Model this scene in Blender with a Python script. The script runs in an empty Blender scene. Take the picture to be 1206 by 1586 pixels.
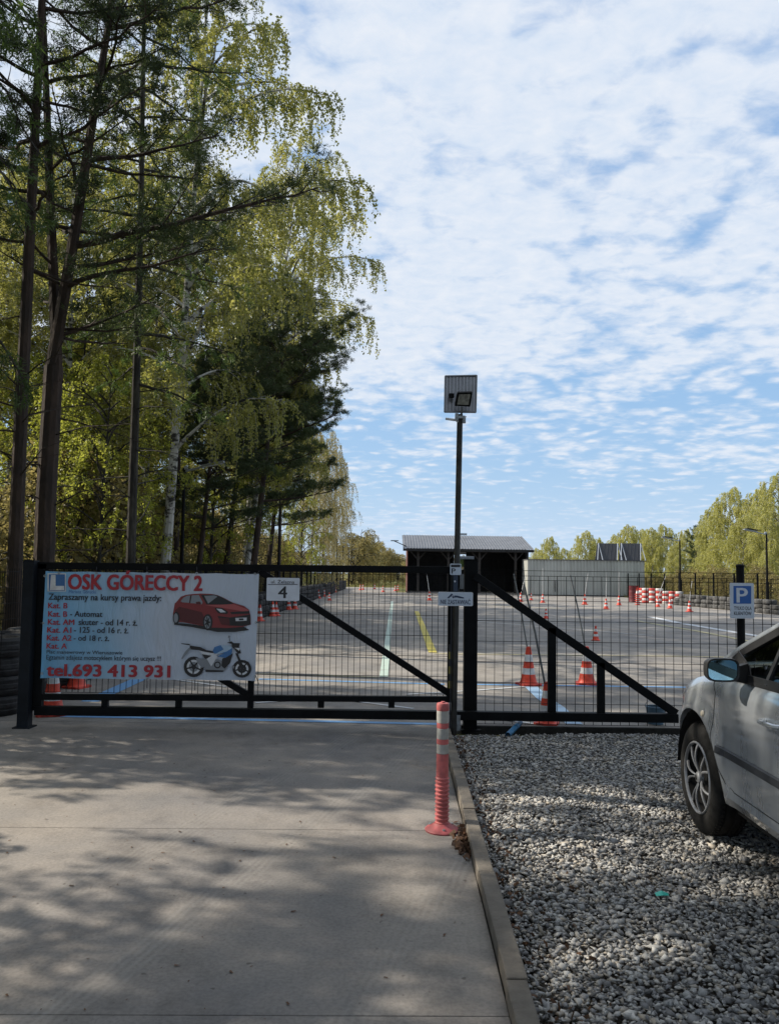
import bpy, math, random
import numpy as np
from mathutils import Vector, Matrix

R = math.radians
random.seed(7)
S = bpy.context.scene
COL = S.collection

# ------------------------------------------------------------------ camera
CAM_H, F_PX, PITCH, ROLL, SHIFT = 1.5, 1196.0, R(3.5), R(0.75), 22.0
CAM_ROT = Matrix.Rotation(math.pi/2 + PITCH, 3, 'X') @ Matrix.Rotation(ROLL, 3, 'Z')
cd = bpy.data.cameras.new('camera')
cam = bpy.data.objects.new('camera', cd)
COL.objects.link(cam)
cam.location = (0, 0, CAM_H)
cam.rotation_euler = CAM_ROT.to_euler()
cd.sensor_fit = 'VERTICAL'
cd.sensor_height = 24.0
cd.lens = 24.0 * F_PX / 1586.0
cd.shift_y = SHIFT / 1586.0
cd.clip_start = 0.05
cd.clip_end = 3000
S.camera = cam

# ------------------------------------------------------------------ world, sun, exposure
SUN_AZ, SUN_EL = 76.0, 36.0           # degrees to the left of straight ahead, above horizon
sun_dir = Vector((-math.sin(R(SUN_AZ))*math.cos(R(SUN_EL)), math.cos(R(SUN_AZ))*math.cos(R(SUN_EL)), math.sin(R(SUN_EL))))
sl = bpy.data.lights.new('sun', 'SUN')
sl.energy = 5.0; sl.angle = R(0.53); sl.color = (1.0, 0.91, 0.77)
so = bpy.data.objects.new('sun', sl); COL.objects.link(so)
so.rotation_euler = sun_dir.to_track_quat('Z', 'Y').to_euler()

world = bpy.data.worlds.new('World'); S.world = world; world.use_nodes = True
def build_world():
    nt = world.node_tree; N = nt.nodes; L = nt.links
    for n in list(N): N.remove(n)
    out = N.new('ShaderNodeOutputWorld'); bg = N.new('ShaderNodeBackground')
    SKY_STRENGTH = 0.12
    bg.inputs['Strength'].default_value = SKY_STRENGTH / 1.29
    sky = N.new('ShaderNodeTexSky'); sky.sky_type = 'NISHITA'; sky.sun_disc = False
    sky.sun_elevation = R(SUN_EL); sky.sun_rotation = R(-SUN_AZ)
    sky.air_density = 1.0; sky.dust_density = 0.6; sky.ozone_density = 1.6
    tc = N.new('ShaderNodeTexCoord')
    sep = N.new('ShaderNodeSeparateXYZ'); L.new(tc.outputs['Generated'], sep.inputs[0])
    def M(op, a, b=None, c=None, clamp=False):
        m = N.new('ShaderNodeMath'); m.operation = op; m.use_clamp = clamp
        for i, v in enumerate((a, b, c)):
            if v is None: continue
            if hasattr(v, 'is_linked'): L.new(v, m.inputs[i])
            else: m.inputs[i].default_value = v
        return m.outputs[0]
    zc = M('MAXIMUM', sep.outputs[2], 0.0)
    den = M('ADD', zc, 0.13)
    u = M('DIVIDE', sep.outputs[0], den); v = M('DIVIDE', sep.outputs[1], den)
    cmb = N.new('ShaderNodeCombineXYZ'); L.new(u, cmb.inputs[0]); L.new(v, cmb.inputs[1])
    def noise(scale, detail, rough, dist, off=(0, 0, 0), sc=(1, 1, 1)):
        mp = N.new('ShaderNodeMapping'); mp.inputs['Location'].default_value = off; mp.inputs['Scale'].default_value = sc
        L.new(cmb.outputs[0], mp.inputs[0])
        n = N.new('ShaderNodeTexNoise'); n.inputs['Scale'].default_value = scale; n.inputs['Detail'].default_value = detail
        n.inputs['Roughness'].default_value = rough; n.inputs['Distortion'].default_value = dist
        L.new(mp.outputs[0], n.inputs['Vector']); return n.outputs[0]
    big = noise(1.1, 3, 0.5, 0.2, (3.1, 1.7, 0))
    med = noise(4.8, 4, 0.55, 0.35, (0.4, 5.2, 0), (1.0, 1.25, 1))
    fine = noise(17.0, 5, 0.6, 0.3, (7.3, 2.2, 0), (1.0, 1.2, 1))
    vor = N.new('ShaderNodeTexVoronoi'); vor.feature = 'SMOOTH_F1'; vor.inputs['Scale'].default_value = 11.0
    vor.inputs['Smoothness'].default_value = 0.8
    wv = N.new('ShaderNodeVectorMath'); wv.operation = 'ADD'
    wn = N.new('ShaderNodeTexNoise'); wn.inputs['Scale'].default_value = 5.0; wn.inputs['Detail'].default_value = 3
    L.new(cmb.outputs[0], wn.inputs['Vector'])
    ws = N.new('ShaderNodeVectorMath'); ws.operation = 'SCALE'; ws.inputs['Scale'].default_value = 0.22
    L.new(wn.outputs['Color'], ws.inputs[0]); L.new(cmb.outputs[0], wv.inputs[0]); L.new(ws.outputs[0], wv.inputs[1])
    L.new(wv.outputs[0], vor.inputs['Vector'])
    puff = M('SUBTRACT', 0.62, vor.outputs['Distance'])
    a = M('MULTIPLY', big, 0.85); b = M('MULTIPLY', med, 0.80); c = M('MULTIPLY', fine, 0.50); d = M('MULTIPLY', puff, 0.75)
    s = M('ADD', M('ADD', a, b), M('ADD', c, d))
    # coverage thins out towards the horizon
    cov = N.new('ShaderNodeMapRange'); cov.interpolation_type = 'SMOOTHSTEP'
    L.new(sep.outputs[2], cov.inputs['Value']); cov.inputs['From Min'].default_value = 0.12; cov.inputs['From Max'].default_value = 0.34
    cov.inputs['To Min'].default_value = -0.30; cov.inputs['To Max'].default_value = 0.10
    s = M('ADD', s, cov.outputs[0])
    mask = N.new('ShaderNodeMapRange'); mask.interpolation_type = 'SMOOTHSTEP'
    L.new(s, mask.inputs['Value']); mask.inputs['From Min'].default_value = 0.80; mask.inputs['From Max'].default_value = 1.34
    mask.inputs['To Min'].default_value = 0.04; mask.inputs['To Max'].default_value = 0.97
    # cloud brightness: a little greyer where thick
    cr = N.new('ShaderNodeMix'); cr.data_type = 'RGBA'
    g = 1.0 / SKY_STRENGTH
    cr.inputs[6].default_value = (0.68*g, 0.78*g, 0.92*g, 1); cr.inputs[7].default_value = (0.82*g, 0.87*g, 0.95*g, 1)
    tf = N.new('ShaderNodeMapRange'); L.new(fine, tf.inputs['Value']); tf.inputs['From Min'].default_value = 0.3; tf.inputs['From Max'].default_value = 0.7
    L.new(tf.outputs[0], cr.inputs[0])
    mx = N.new('ShaderNodeMix'); mx.data_type = 'RGBA'
    gr = N.new('ShaderNodeValToRGB'); L.new(sep.outputs[2], gr.inputs[0]); ge = gr.color_ramp.elements
    ge[0].position = 0.0; ge[0].color = (.50, .70, .93, 1); ge[1].position = .75; ge[1].color = (.17, .37, .76, 1); k = ge.new(.22); k.color = (.34, .58, .90, 1)
    gs = N.new('ShaderNodeVectorMath'); gs.operation = 'SCALE'; gs.inputs['Scale'].default_value = g; L.new(gr.outputs[0], gs.inputs[0])
    sb = N.new('ShaderNodeMix'); sb.data_type = 'RGBA'; sb.inputs[0].default_value = .8; L.new(sky.outputs[0], sb.inputs[6]); L.new(gs.outputs[0], sb.inputs[7])
    L.new(mask.outputs[0], mx.inputs[0]); L.new(sb.outputs[2], mx.inputs[6]); L.new(cr.outputs[2], mx.inputs[7])
    # pale band of haze at the horizon
    hz = N.new('ShaderNodeMapRange'); hz.interpolation_type = 'SMOOTHSTEP'; L.new(sep.outputs[2], hz.inputs['Value'])
    hz.inputs['From Min'].default_value = 0.0; hz.inputs['From Max'].default_value = 0.14
    hz.inputs['To Min'].default_value = 0.75; hz.inputs['To Max'].default_value = 0.0
    m2 = N.new('ShaderNodeMix'); m2.data_type = 'RGBA'; L.new(hz.outputs[0], m2.inputs[0]); L.new(mx.outputs[2], m2.inputs[6])
    m2.inputs[7].default_value = (0.58*g, 0.73*g, 0.93*g, 1)
    L.new(m2.outputs[2], bg.inputs['Color']); L.new(bg.outputs[0], out.inputs[0])
build_world()
S.view_settings.view_transform = 'Standard'; S.view_settings.look = 'None'
S.view_settings.gamma = 1.0; S.view_settings.use_curve_mapping = False
S.view_settings.exposure = 0.37
S.render.engine = 'CYCLES'
S.cycles.max_bounces = 6; S.cycles.diffuse_bounces = 3; S.cycles.transparent_max_bounces = 8; S.cycles.transmission_bounces = 4

# ------------------------------------------------------------------ turning photo positions into places
def ray(px, py):
    return CAM_ROT @ Vector(((px-603.0)/F_PX, -(py-SHIFT-793.0)/F_PX, -1.0))
def at(px, py, Y):
    d = ray(px, py); t = Y/d.y
    return Vector((d.x*t, Y, CAM_H + d.z*t))
def ground(px, py, z=0.0):
    d = ray(px, py); t = (z-CAM_H)/d.z
    return Vector((d.x*t, d.y*t, z))

# ------------------------------------------------------------------ materials
MATS = {}
def mat(name, col, rough=0.6, metal=0.0, var=0.0, vscale=5.0, bump=0.0, bscale=30.0, spec=0.5, col2=None, thr=(0.4, 0.6), detail=5, stretch=(1, 1, 1), coat=0.0, rvar=0.0):
    if name in MATS: return MATS[name]
    m = bpy.data.materials.new(name); m.use_nodes = True
    nt = m.node_tree; N = nt.nodes; L = nt.links; b = N['Principled BSDF']
    b.inputs['Base Color'].default_value = (*col, 1); b.inputs['Roughness'].default_value = rough
    b.inputs['Metallic'].default_value = metal; b.inputs['Specular IOR Level'].default_value = spec
    if coat: b.inputs['Coat Weight'].default_value = coat; b.inputs['Coat Roughness'].default_value = 0.08
    tc = N.new('ShaderNodeTexCoord'); mp = N.new('ShaderNodeMapping'); mp.inputs['Scale'].default_value = stretch
    L.new(tc.outputs['Object'], mp.inputs[0])
    if var or col2:
        n = N.new('ShaderNodeTexNoise'); n.inputs['Scale'].default_value = vscale; n.inputs['Detail'].default_value = detail
        n.inputs['Roughness'].default_value = 0.6
        L.new(mp.outputs[0], n.inputs['Vector'])
        r = N.new('ShaderNodeValToRGB'); r.color_ramp.elements[0].position = thr[0]; r.color_ramp.elements[1].position = thr[1]
        c2 = col2 if col2 else tuple(c*(1+var) for c in col)
        c1 = col if col2 else tuple(c*(1-var) for c in col)
        r.color_ramp.elements[0].color = (*c1, 1); r.color_ramp.elements[1].color = (*c2, 1)
        L.new(n.outputs[0], r.inputs[0]); L.new(r.outputs[0], b.inputs['Base Color'])
        if rvar:
            mr = N.new('ShaderNodeMapRange'); L.new(n.outputs[0], mr.inputs[0]); mr.inputs['From Min'].default_value = .35; mr.inputs['From Max'].default_value = .65
            mr.inputs['To Min'].default_value = rough-rvar; mr.inputs['To Max'].default_value = rough+rvar
            L.new(mr.outputs[0], b.inputs['Roughness'])
    if bump:
        n2 = N.new('ShaderNodeTexNoise'); n2.inputs['Scale'].default_value = bscale; n2.inputs['Detail'].default_value = 6
        L.new(mp.outputs[0], n2.inputs['Vector'])
        bp = N.new('ShaderNodeBump'); bp.inputs['Strength'].default_value = bump; bp.inputs['Distance'].default_value = 0.02
        L.new(n2.outputs[0], bp.inputs['Height']); L.new(bp.outputs[0], b.inputs['Normal'])
    MATS[name] = m
    return m

def leaf_mat(name, c1, c2, trans=0.5, gloss=True):
    m = bpy.data.materials.new(name); m.use_nodes = True
    nt = m.node_tree; N = nt.nodes; L = nt.links
    for n in list(N): N.remove(n)
    out = N.new('ShaderNodeOutputMaterial')
    tc = N.new('ShaderNodeTexCoord'); n = N.new('ShaderNodeTexNoise'); n.inputs['Scale'].default_value = 1.3; n.inputs['Detail'].default_value = 3
    n2 = N.new('ShaderNodeTexNoise'); n2.inputs['Scale'].default_value = 14; n2.inputs['Detail'].default_value = 1
    L.new(tc.outputs['Object'], n.inputs['Vector']); L.new(tc.outputs['Object'], n2.inputs['Vector'])
    oi = N.new('ShaderNodeObjectInfo')
    a = N.new('ShaderNodeMath'); a.operation = 'ADD'; L.new(n.outputs[0], a.inputs[0])
    a2 = N.new('ShaderNodeMath'); a2.operation = 'MULTIPLY_ADD'; L.new(oi.outputs['Random'], a2.inputs[0]); a2.inputs[1].default_value = 0.25; a2.inputs[2].default_value = -0.12
    L.new(a2.outputs[0], a.inputs[1])
    a3 = N.new('ShaderNodeMath'); a3.operation = 'MULTIPLY_ADD'; L.new(n2.outputs[0], a3.inputs[0]); a3.inputs[1].default_value = 0.6; a3.inputs[2].default_value = -0.3
    a4 = N.new('ShaderNodeMath'); a4.operation = 'ADD'; L.new(a.outputs[0], a4.inputs[0]); L.new(a3.outputs[0], a4.inputs[1])
    r = N.new('ShaderNodeValToRGB'); r.color_ramp.elements[0].position = .32; r.color_ramp.elements[1].position = .68
    r.color_ramp.elements[0].color = (*c1, 1); r.color_ramp.elements[1].color = (*c2, 1)
    L.new(a4.outputs[0], r.inputs[0])
    d = N.new('ShaderNodeBsdfDiffuse'); t = N.new('ShaderNodeBsdfTranslucent'); mx = N.new('ShaderNodeMixShader'); mx.inputs[0].default_value = trans
    L.new(r.outputs[0], d.inputs[0]); L.new(r.outputs[0], t.inputs[0]); L.new(d.outputs[0], mx.inputs[1]); L.new(t.outputs[0], mx.inputs[2])
    last = mx.outputs[0]
    if gloss:
        g = N.new('ShaderNodeBsdfGlossy'); g.inputs['Roughness'].default_value = .45; g.inputs[0].default_value = (.6, .6, .6, 1)
        m3 = N.new('ShaderNodeMixShader'); m3.inputs[0].default_value = .05; L.new(last, m3.inputs[1]); L.new(g.outputs[0], m3.inputs[2]); last = m3.outputs[0]
    L.new(last, out.inputs[0]); MATS[name] = m
    return m

black = mat('black_steel', (.004, .0045, .0055), .6, 0, .3, 6, .05, 60, spec=.15)
anthracite = mat('anthracite_steel', (.009, .012, .017), .6, 0, .25, 5, .05, 60, spec=.2)
galv = mat('galvanised_steel', (.34, .36, .38), .4, .7, .2, 20)
rubber = mat('tyre_rubber', (.022, .022, .023), .75, 0, .45, 9, .25, 40)
rubber_grey = mat('weathered_rubber', (.085, .085, .085), .85, 0, .4, 8, .25, 40)
white_plastic = mat('white_plastic', (.62, .63, .64), .5, 0, .12, 12)
cone_red = mat('cone_orange_red', (.62, .055, .025), .5, 0, .18, 14)
cone_dark = mat('cone_base_red', (.50, .05, .03), .6, 0, .3, 12)
sign_white = mat('sign_white', (.62, .66, .74), .35, 0, .05, 10)
ink = mat('ink_black', (.02, .021, .028), .5)
ink_red = mat('ink_red', (.36, .022, .035), .5)
sign_blue = mat('sign_blue', (.02, .11, .38), .35)
glass_dark = mat('dark_glass', (.02, .022, .026), .1)

# ------------------------------------------------------------------ mesh helpers
class MB:
    def __init__(s): s.v = []; s.f = []; s.m = []
    def add(s, vs, fs, mi=0):
        k = len(s.v); s.v += [tuple(p) for p in vs]; s.f += [tuple(i+k for i in f) for f in fs]; s.m += [mi]*len(fs)
    def box(s, x0, x1, y0, y1, z0, z1, mi=0):
        s.add([(x0,y0,z0),(x1,y0,z0),(x1,y1,z0),(x0,y1,z0),(x0,y0,z1),(x1,y0,z1),(x1,y1,z1),(x0,y1,z1)],
              [(0,3,2,1),(4,5,6,7),(0,1,5,4),(1,2,6,5),(2,3,7,6),(3,0,4,7)], mi)
    def bar(s, a, b, w, h=None, up=(0, 0, 1), mi=0):
        a = Vector(a); b = Vector(b); h = w if h is None else h
        d = (b-a).normalized(); u = Vector(up)
        if abs(d.dot(u)) > .99: u = Vector((0, 1, 0))
        x = d.cross(u).normalized(); u = x.cross(d)
        vs = []
        for p in (a, b):
            for sx, su in ((-1,-1),(1,-1),(1,1),(-1,1)): vs.append(p + x*sx*w/2 + u*su*h/2)
        s.add(vs, [(0,1,2,3),(7,6,5,4),(0,4,5,1),(1,5,6,2),(2,6,7,3),(3,7,4,0)], mi)
    def tube(s, pts, rad, n=8, cap=True, mi=0):
        pts = [Vector(p) for p in pts]; m = len(pts)
        if not hasattr(rad, '__len__'): rad = [rad]*m
        rings = []; ref = None
        for i, p in enumerate(pts):
            t = (pts[min(i+1, m-1)] - pts[max(i-1, 0)])
            t = t.normalized() if t.length > 1e-9 else Vector((0, 0, 1))
            if ref is None:
                ref = Vector((1, 0, 0)) if abs(t.x) < .8 else Vector((0, 1, 0))
            x = (ref - t*ref.dot(t)).normalized(); ref = x; y = t.cross(x)
            rings.append([p + (x*math.cos(2*math.pi*j/n) + y*math.sin(2*math.pi*j/n))*rad[i] for j in range(n)])
        vs = [q for r in rings for q in r]; fs = []
        for i in range(m-1):
            for j in range(n):
                j2 = (j+1) % n; fs.append((i*n+j, i*n+j2, (i+1)*n+j2, (i+1)*n+j))
        if cap: fs.append(tuple(range(n-1, -1, -1))); fs.append(tuple((m-1)*n+j for j in range(n)))
        s.add(vs, fs, mi)
    def lathe(s, prof, n=24, mis=None, M=None, close=False):
        vs = []; fs = []; m = len(prof)
        for r, z in prof:
            for j in range(n):
                a = 2*math.pi*j/n; p = Vector((r*math.cos(a), r*math.sin(a), z)); vs.append(M @ p if M else p)
        mi = []
        for i in range(m-1 + (1 if close else 0)):
            i2 = (i+1) % m
            for j in range(n):
                j2 = (j+1) % n; fs.append((i*n+j, i*n+j2, i2*n+j2, i2*n+j)); mi.append(mis[i] if mis else 0)
        k = len(s.v); s.v += [tuple(p) for p in vs]; s.f += [tuple(q+k for q in f) for f in fs]; s.m += mi
    def poly(s, pts, mi=0): s.add(pts, [tuple(range(len(pts)))], mi)
    def prism(s, pts, dvec, mi=0):
        n = len(pts); d = Vector(dvec); a = [Vector(p) for p in pts]
        vs = a + [p+d for p in a]
        fs = [tuple(range(n-1, -1, -1)), tuple(range(n, 2*n))] + [(i, (i+1) % n, n+(i+1) % n, n+i) for i in range(n)]
        s.add(vs, fs, mi)
    def build(s, name, mats, parent=None, smooth=False, loc=None, bevel=0):
        me = bpy.data.meshes.new(name); me.from_pydata(s.v, [], s.f)
        if not isinstance(mats, (list, tuple)): mats = [mats]
        for m in mats: me.materials.append(m)
        if len(mats) > 1: me.polygons.foreach_set('material_index', s.m)
        if smooth:
            me.polygons.foreach_set('use_smooth', [True]*len(me.polygons))
            try: me.set_sharp_from_angle(angle=R(35))
            except Exception: pass
        me.update()
        o = bpy.data.objects.new(name, me); COL.objects.link(o)
        if parent: o.parent = parent
        if loc is not None: o.location = loc
        if bevel:
            bm = o.modifiers.new('b', 'BEVEL'); bm.width = bevel; bm.segments = 2; bm.limit_method = 'ANGLE'
        return o

def tag(o, label=None, cat=None, group=None, kind=None):
    if label: o['label'] = label
    if cat: o['category'] = cat
    if group: o['group'] = group
    if kind: o['kind'] = kind
    return o
def thing(name, label, cat, loc=(0, 0, 0), rz=0.0, group=None):
    o = bpy.data.objects.new(name, None); COL.objects.link(o); o.location = loc; o.rotation_euler = (0, 0, rz)
    o.empty_display_size = .1
    return tag(o, label, cat, group)
KIDS = {}
def kids(o):
    return [c for c in COL.objects if c.parent == o]
def copy_tree(src, parent=None, tree=None):
    tree = tree if tree is not None else KIDS.setdefault(src.name, child_map(src))
    c = src.copy(); COL.objects.link(c); c.parent = parent
    for ch, sub in tree: copy_tree(ch, c, sub)
    return c
def child_map(o):
    return [(c, child_map(c)) for c in kids(o)]
def place(src, first, loc, rz=0.0, scale=None, label=None, group=None):
    if label and len(label.split()) < 4: raise ValueError(label)
    o = src if first else copy_tree(src)
    o.location = loc; o.rotation_euler = (0, 0, rz)
    if scale is not None: o.scale = (scale,)*3 if not hasattr(scale, '__len__') else scale
    if label: o['label'] = label
    if group: o['group'] = group
    elif 'group' in o: del o['group']
    return o
def struct(name, mb, mats, parent=None, **k):
    o = mb.build(name, mats, parent, **k)
    if not parent: o['kind'] = 'structure'
    return o

# text as a mesh, fitted into a box given in photo pixels on the plane Y = d; accents are added to the plain letters
ACC = {'Ó': ('O', 'a'), 'ó': ('o', 'a'), 'Ć': ('C', 'a'), 'ć': ('c', 'a'), 'Ż': ('Z', 'd'), 'ż': ('z', 'd'), 'ę': ('e', 't'), 'ą': ('a', 't')}
TXT = {}
def text_mesh(txt):
    if txt in TXT: return TXT[txt]
    c = bpy.data.curves.new('t', 'FONT'); c.body = txt; c.size = 1; c.resolution_u = 3
    o = bpy.data.objects.new('t', c); COL.objects.link(o)
    dg = bpy.context.evaluated_depsgraph_get(); dg.update()
    me = bpy.data.meshes.new_from_object(o.evaluated_get(dg)); COL.objects.unlink(o); bpy.data.objects.remove(o)
    n = len(me.vertices); co = np.empty(n*3); me.vertices.foreach_get('co', co); co = co.reshape(-1, 3)
    fs = [tuple(p.vertices) for p in me.polygons]; bpy.data.meshes.remove(me); TXT[txt] = (co, fs); return TXT[txt]
def lettering(txt, x0, x1, y0, y1, d, m, parent, bold=0.0, name='lettering', thick=.0):
    plain = ''.join(ACC[c][0] if c in ACC else c for c in txt)
    co, fs = text_mesh(plain); co = co.copy(); fs = list(fs); mn, mx = co.min(0), co.max(0); top_acc = False
    for i, ch in enumerate(txt):
        if ch not in ACC: continue
        b_, kind = ACC[ch]; one, _ = text_mesh(b_); pre, _ = text_mesh(plain[:i+1]); w = one[:, 0].max()-one[:, 0].min(); cx = pre[:, 0].max()-w/2; tp = one[:, 1].max()
        if kind == 'a': q = [(cx-.05, tp+.05), (cx+.03, tp+.05), (cx+.15, tp+.19), (cx+.03, tp+.19)]
        elif kind == 'd': q = [(cx-.05, tp+.06), (cx+.05, tp+.06), (cx+.05, tp+.15), (cx-.05, tp+.15)]
        else: q = [(cx+.02, .0), (cx+.09, .02), (cx+.10, -.14), (cx+.03, -.14)]
        k = len(co); co = np.vstack([co, [(a, b, 0) for a, b in q]]); fs.append((k, k+1, k+2, k+3))
    mn, mx = co.min(0), co.max(0)
    a = at(x0, y1, d); b = at(x1, y0, d); sx = (b.x-a.x)/(mx[0]-mn[0]); sz = (b.z-a.z)/(mx[1]-mn[1])
    V = []; F = []
    offs = [(0, 0)] if bold <= 0 else [(-bold, -bold*.5), (bold, -bold*.5), (-bold, bold*.5), (bold, bold*.5), (0, 0)]
    for i, (ox, oz) in enumerate(offs):
        k = len(V); px, py, pz = parent.location
        for p in co: V.append((a.x+(p[0]-mn[0]+ox*.6)*sx-px, d-py-i*.00012, a.z+(p[1]-mn[1]+oz*.6)*sz-pz))
        F += [tuple(q+k for q in f) for f in fs]
    me = bpy.data.meshes.new(name); me.from_pydata(V, [], F); me.materials.append(m); me.update()
    ob = bpy.data.objects.new(name, me); COL.objects.link(ob); ob.parent = parent
    return ob

# ================================================================== SETTING
def ramp_mat_ground():
    m = bpy.data.materials.new('meadow'); m.use_nodes = True
    N = m.node_tree.nodes; L = m.node_tree.links; b = N['Principled BSDF']; b.inputs['Roughness'].default_value = .95; b.inputs['Specular IOR Level'].default_value = .1
    tc = N.new('ShaderNodeTexCoord'); n = N.new('ShaderNodeTexNoise'); n.inputs['Scale'].default_value = .25; n.inputs['Detail'].default_value = 8; n.inputs['Roughness'].default_value = .7
    L.new(tc.outputs['Object'], n.inputs['Vector'])
    r = N.new('ShaderNodeValToRGB'); e = r.color_ramp.elements
    e[0].position = .35; e[0].color = (.11, .075, .04, 1); e[1].position = .62; e[1].color = (.20, .17, .08, 1)
    e2 = e.new(.48); e2.color = (.085, .10, .03, 1)
    L.new(n.outputs[0], r.inputs[0]); L.new(r.outputs[0], b.inputs['Base Color'])
    n2 = N.new('ShaderNodeTexNoise'); n2.inputs['Scale'].default_value = 9; n2.inputs['Detail'].default_value = 8
    L.new(tc.outputs['Object'], n2.inputs['Vector']); bp = N.new('ShaderNodeBump'); bp.inputs['Strength'].default_value = .9; bp.inputs['Distance'].default_value = .08
    L.new(n2.outputs[0], bp.inputs['Height']); L.new(bp.outputs[0], b.inputs['Normal'])
    return m
meadow = ramp_mat_ground()
g = MB()
g.poly([(-900, -60, -.07), (900, -60, -.07), (900, 1500, -.07), (-900, 1500, -.07)])
struct('ground', g, meadow)

# concrete
def concrete_mat(name, base, dark, stain=.5, tracks=True):
    m = bpy.data.materials.new(name); m.use_nodes = True
    N = m.node_tree.nodes; L = m.node_tree.links; b = N['Principled BSDF']; b.inputs['Roughness'].default_value = .85; b.inputs['Specular IOR Level'].default_value = .3
    geo = N.new('ShaderNodeNewGeometry')
    def noise(sc, det, ro, st=(1, 1, 1), rot=0):
        mp = N.new('ShaderNodeMapping'); mp.inputs['Scale'].default_value = st; mp.inputs['Rotation'].default_value = (0, 0, rot); L.new(geo.outputs['Position'], mp.inputs[0])
        n = N.new('ShaderNodeTexNoise'); n.inputs['Scale'].default_value = sc; n.inputs['Detail'].default_value = det; n.inputs['Roughness'].default_value = ro
        L.new(mp.outputs[0], n.inputs['Vector']); return n.outputs[0]
    def ramp(v, p0, p1, c0, c1):
        r = N.new('ShaderNodeValToRGB'); r.color_ramp.elements[0].position = p0; r.color_ramp.elements[1].position = p1
        r.color_ramp.elements[0].color = (*c0, 1); r.color_ramp.elements[1].color = (*c1, 1); L.new(v, r.inputs[0]); return r.outputs[0]
    def mult(a, c, f=1.0):
        x = N.new('ShaderNodeMix'); x.data_type = 'RGBA'; x.blend_type = 'MULTIPLY'; x.inputs[0].default_value = f
        L.new(a, x.inputs[6]); L.new(c, x.inputs[7]); return x.outputs[2]
    col = ramp(noise(.8, 6, .62), .34, .66, dark, base)
    col = mult(col, ramp(noise(3.4, 5, .7), .30, .55, (.72, .72, .73), (1, 1, 1)), stain)
    col = mult(col, ramp(noise(60, 3, .6), .35, .6, (.86, .86, .86), (1.06, 1.06, 1.06)))
    spots = ramp(noise(22, 2, .5), .70, .76, (1, 1, 1), (.45, .43, .41))
    col = mult(col, spots, .8)
    col = mult(col, ramp(noise(1.7, 7, .72, (1, .7, 1), .3), .36, .50, (.70, .69, .68), (1, 1, 1)), .75)
    col = mult(col, ramp(noise(.45, 3, .5), .38, .62, (.86, .86, .88), (1.08, 1.05, 1.0)), .8)
    if not tracks:   # paler and darker noise bands stretched across the yard, with finer mottling
        col = mult(col, ramp(noise(.55, 6, .65, (.22, 1.5, 1), .12), .38, .60, (.80, .80, .81), (1.10, 1.08, 1.05)), .9)
        col = mult(col, ramp(noise(2.5, 5, .7, (.5, 1, 1), -.3), .38, .5, (.82, .82, .82), (1, 1, 1)), .7)
    if tracks:   # pale dusty tyre tread prints running towards the gate, worn into the surface
        w = N.new('ShaderNodeTexWave'); w.wave_type = 'BANDS'; w.bands_direction = 'X'; w.inputs['Scale'].default_value = 9; w.inputs['Distortion'].default_value = 1.5; w.inputs['Detail'].default_value = 3
        mp = N.new('ShaderNodeMapping'); mp.inputs['Rotation'].default_value = (0, 0, R(14)); L.new(geo.outputs['Position'], mp.inputs[0]); L.new(mp.outputs[0], w.inputs['Vector'])
        n = noise(.9, 3, .5, (1.6, .35, 1), R(14)); nf = noise(18, 4, .7)
        mm = N.new('ShaderNodeMath'); mm.operation = 'MULTIPLY'; L.new(w.outputs['Fac'], mm.inputs[0]); L.new(nf, mm.inputs[1])
        rr = N.new('ShaderNodeMapRange'); L.new(n, rr.inputs[0]); rr.inputs['From Min'].default_value = .56; rr.inputs['From Max'].default_value = .70; rr.inputs['To Max'].default_value = .7
        # two wheel lanes curving slightly across the slab
        sp = N.new('ShaderNodeSeparateXYZ'); L.new(geo.outputs['Position'], sp.inputs[0])
        def MM(op, a, b):
            q = N.new('ShaderNodeMath'); q.operation = op
            for i, v in enumerate((a, b)):
                if hasattr(v, 'is_linked'): L.new(v, q.inputs[i])
                else: q.inputs[i].default_value = v
            return q.outputs[0]
        lane = MM('SUBTRACT', sp.outputs[0], MM('MULTIPLY', sp.outputs[1], .34)); lane = MM('ADD', lane, MM('MULTIPLY', noise(.5, 1, .5), .5))
        best = None
        for c_ in (-2.05, -2.75, -1.0, -.1):
            v_ = MM('ABSOLUTE', MM('ADD', lane, -c_-.25), 0); w_ = N.new('ShaderNodeMapRange'); w_.interpolation_type = 'SMOOTHSTEP'; L.new(v_, w_.inputs[0]); w_.inputs['From Min'].default_value = .06; w_.inputs['From Max'].default_value = .13; w_.inputs['To Min'].default_value = 1; w_.inputs['To Max'].default_value = 0
            best = w_.outputs[0] if best is None else MM('MAXIMUM', best, w_.outputs[0])
        rr2 = MM('MULTIPLY', best, MM('ADD', rr.outputs[0], .25))
        m2 = N.new('ShaderNodeMath'); m2.operation = 'MULTIPLY'; L.new(mm.outputs[0], m2.inputs[0]); L.new(rr2, m2.inputs[1])
        x = N.new('ShaderNodeMix'); x.data_type = 'RGBA'; L.new(m2.outputs[0], x.inputs[0]); L.new(col, x.inputs[6]); x.inputs[7].default_value = (.38, .37, .34, 1); col = x.outputs[2]
    L.new(col, b.inputs['Base Color'])
    bp = N.new('ShaderNodeBump'); bp.inputs['Strength'].default_value = .35; bp.inputs['Distance'].default_value = .01
    L.new(noise(45, 8, .7), bp.inputs['Height']); L.new(bp.outputs[0], b.inputs['Normal'])
    return m
conc_drive = concrete_mat('driveway_concrete', (.325, .295, .262), (.19, .185, .183))
conc_yard = concrete_mat('yard_concrete', (.33, .31, .285), (.205, .20, .195), .5, False)
kerb_mat = mat('kerb_concrete', (.16, .14, .115), .9, 0, .16, 7, .3, 50)
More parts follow.
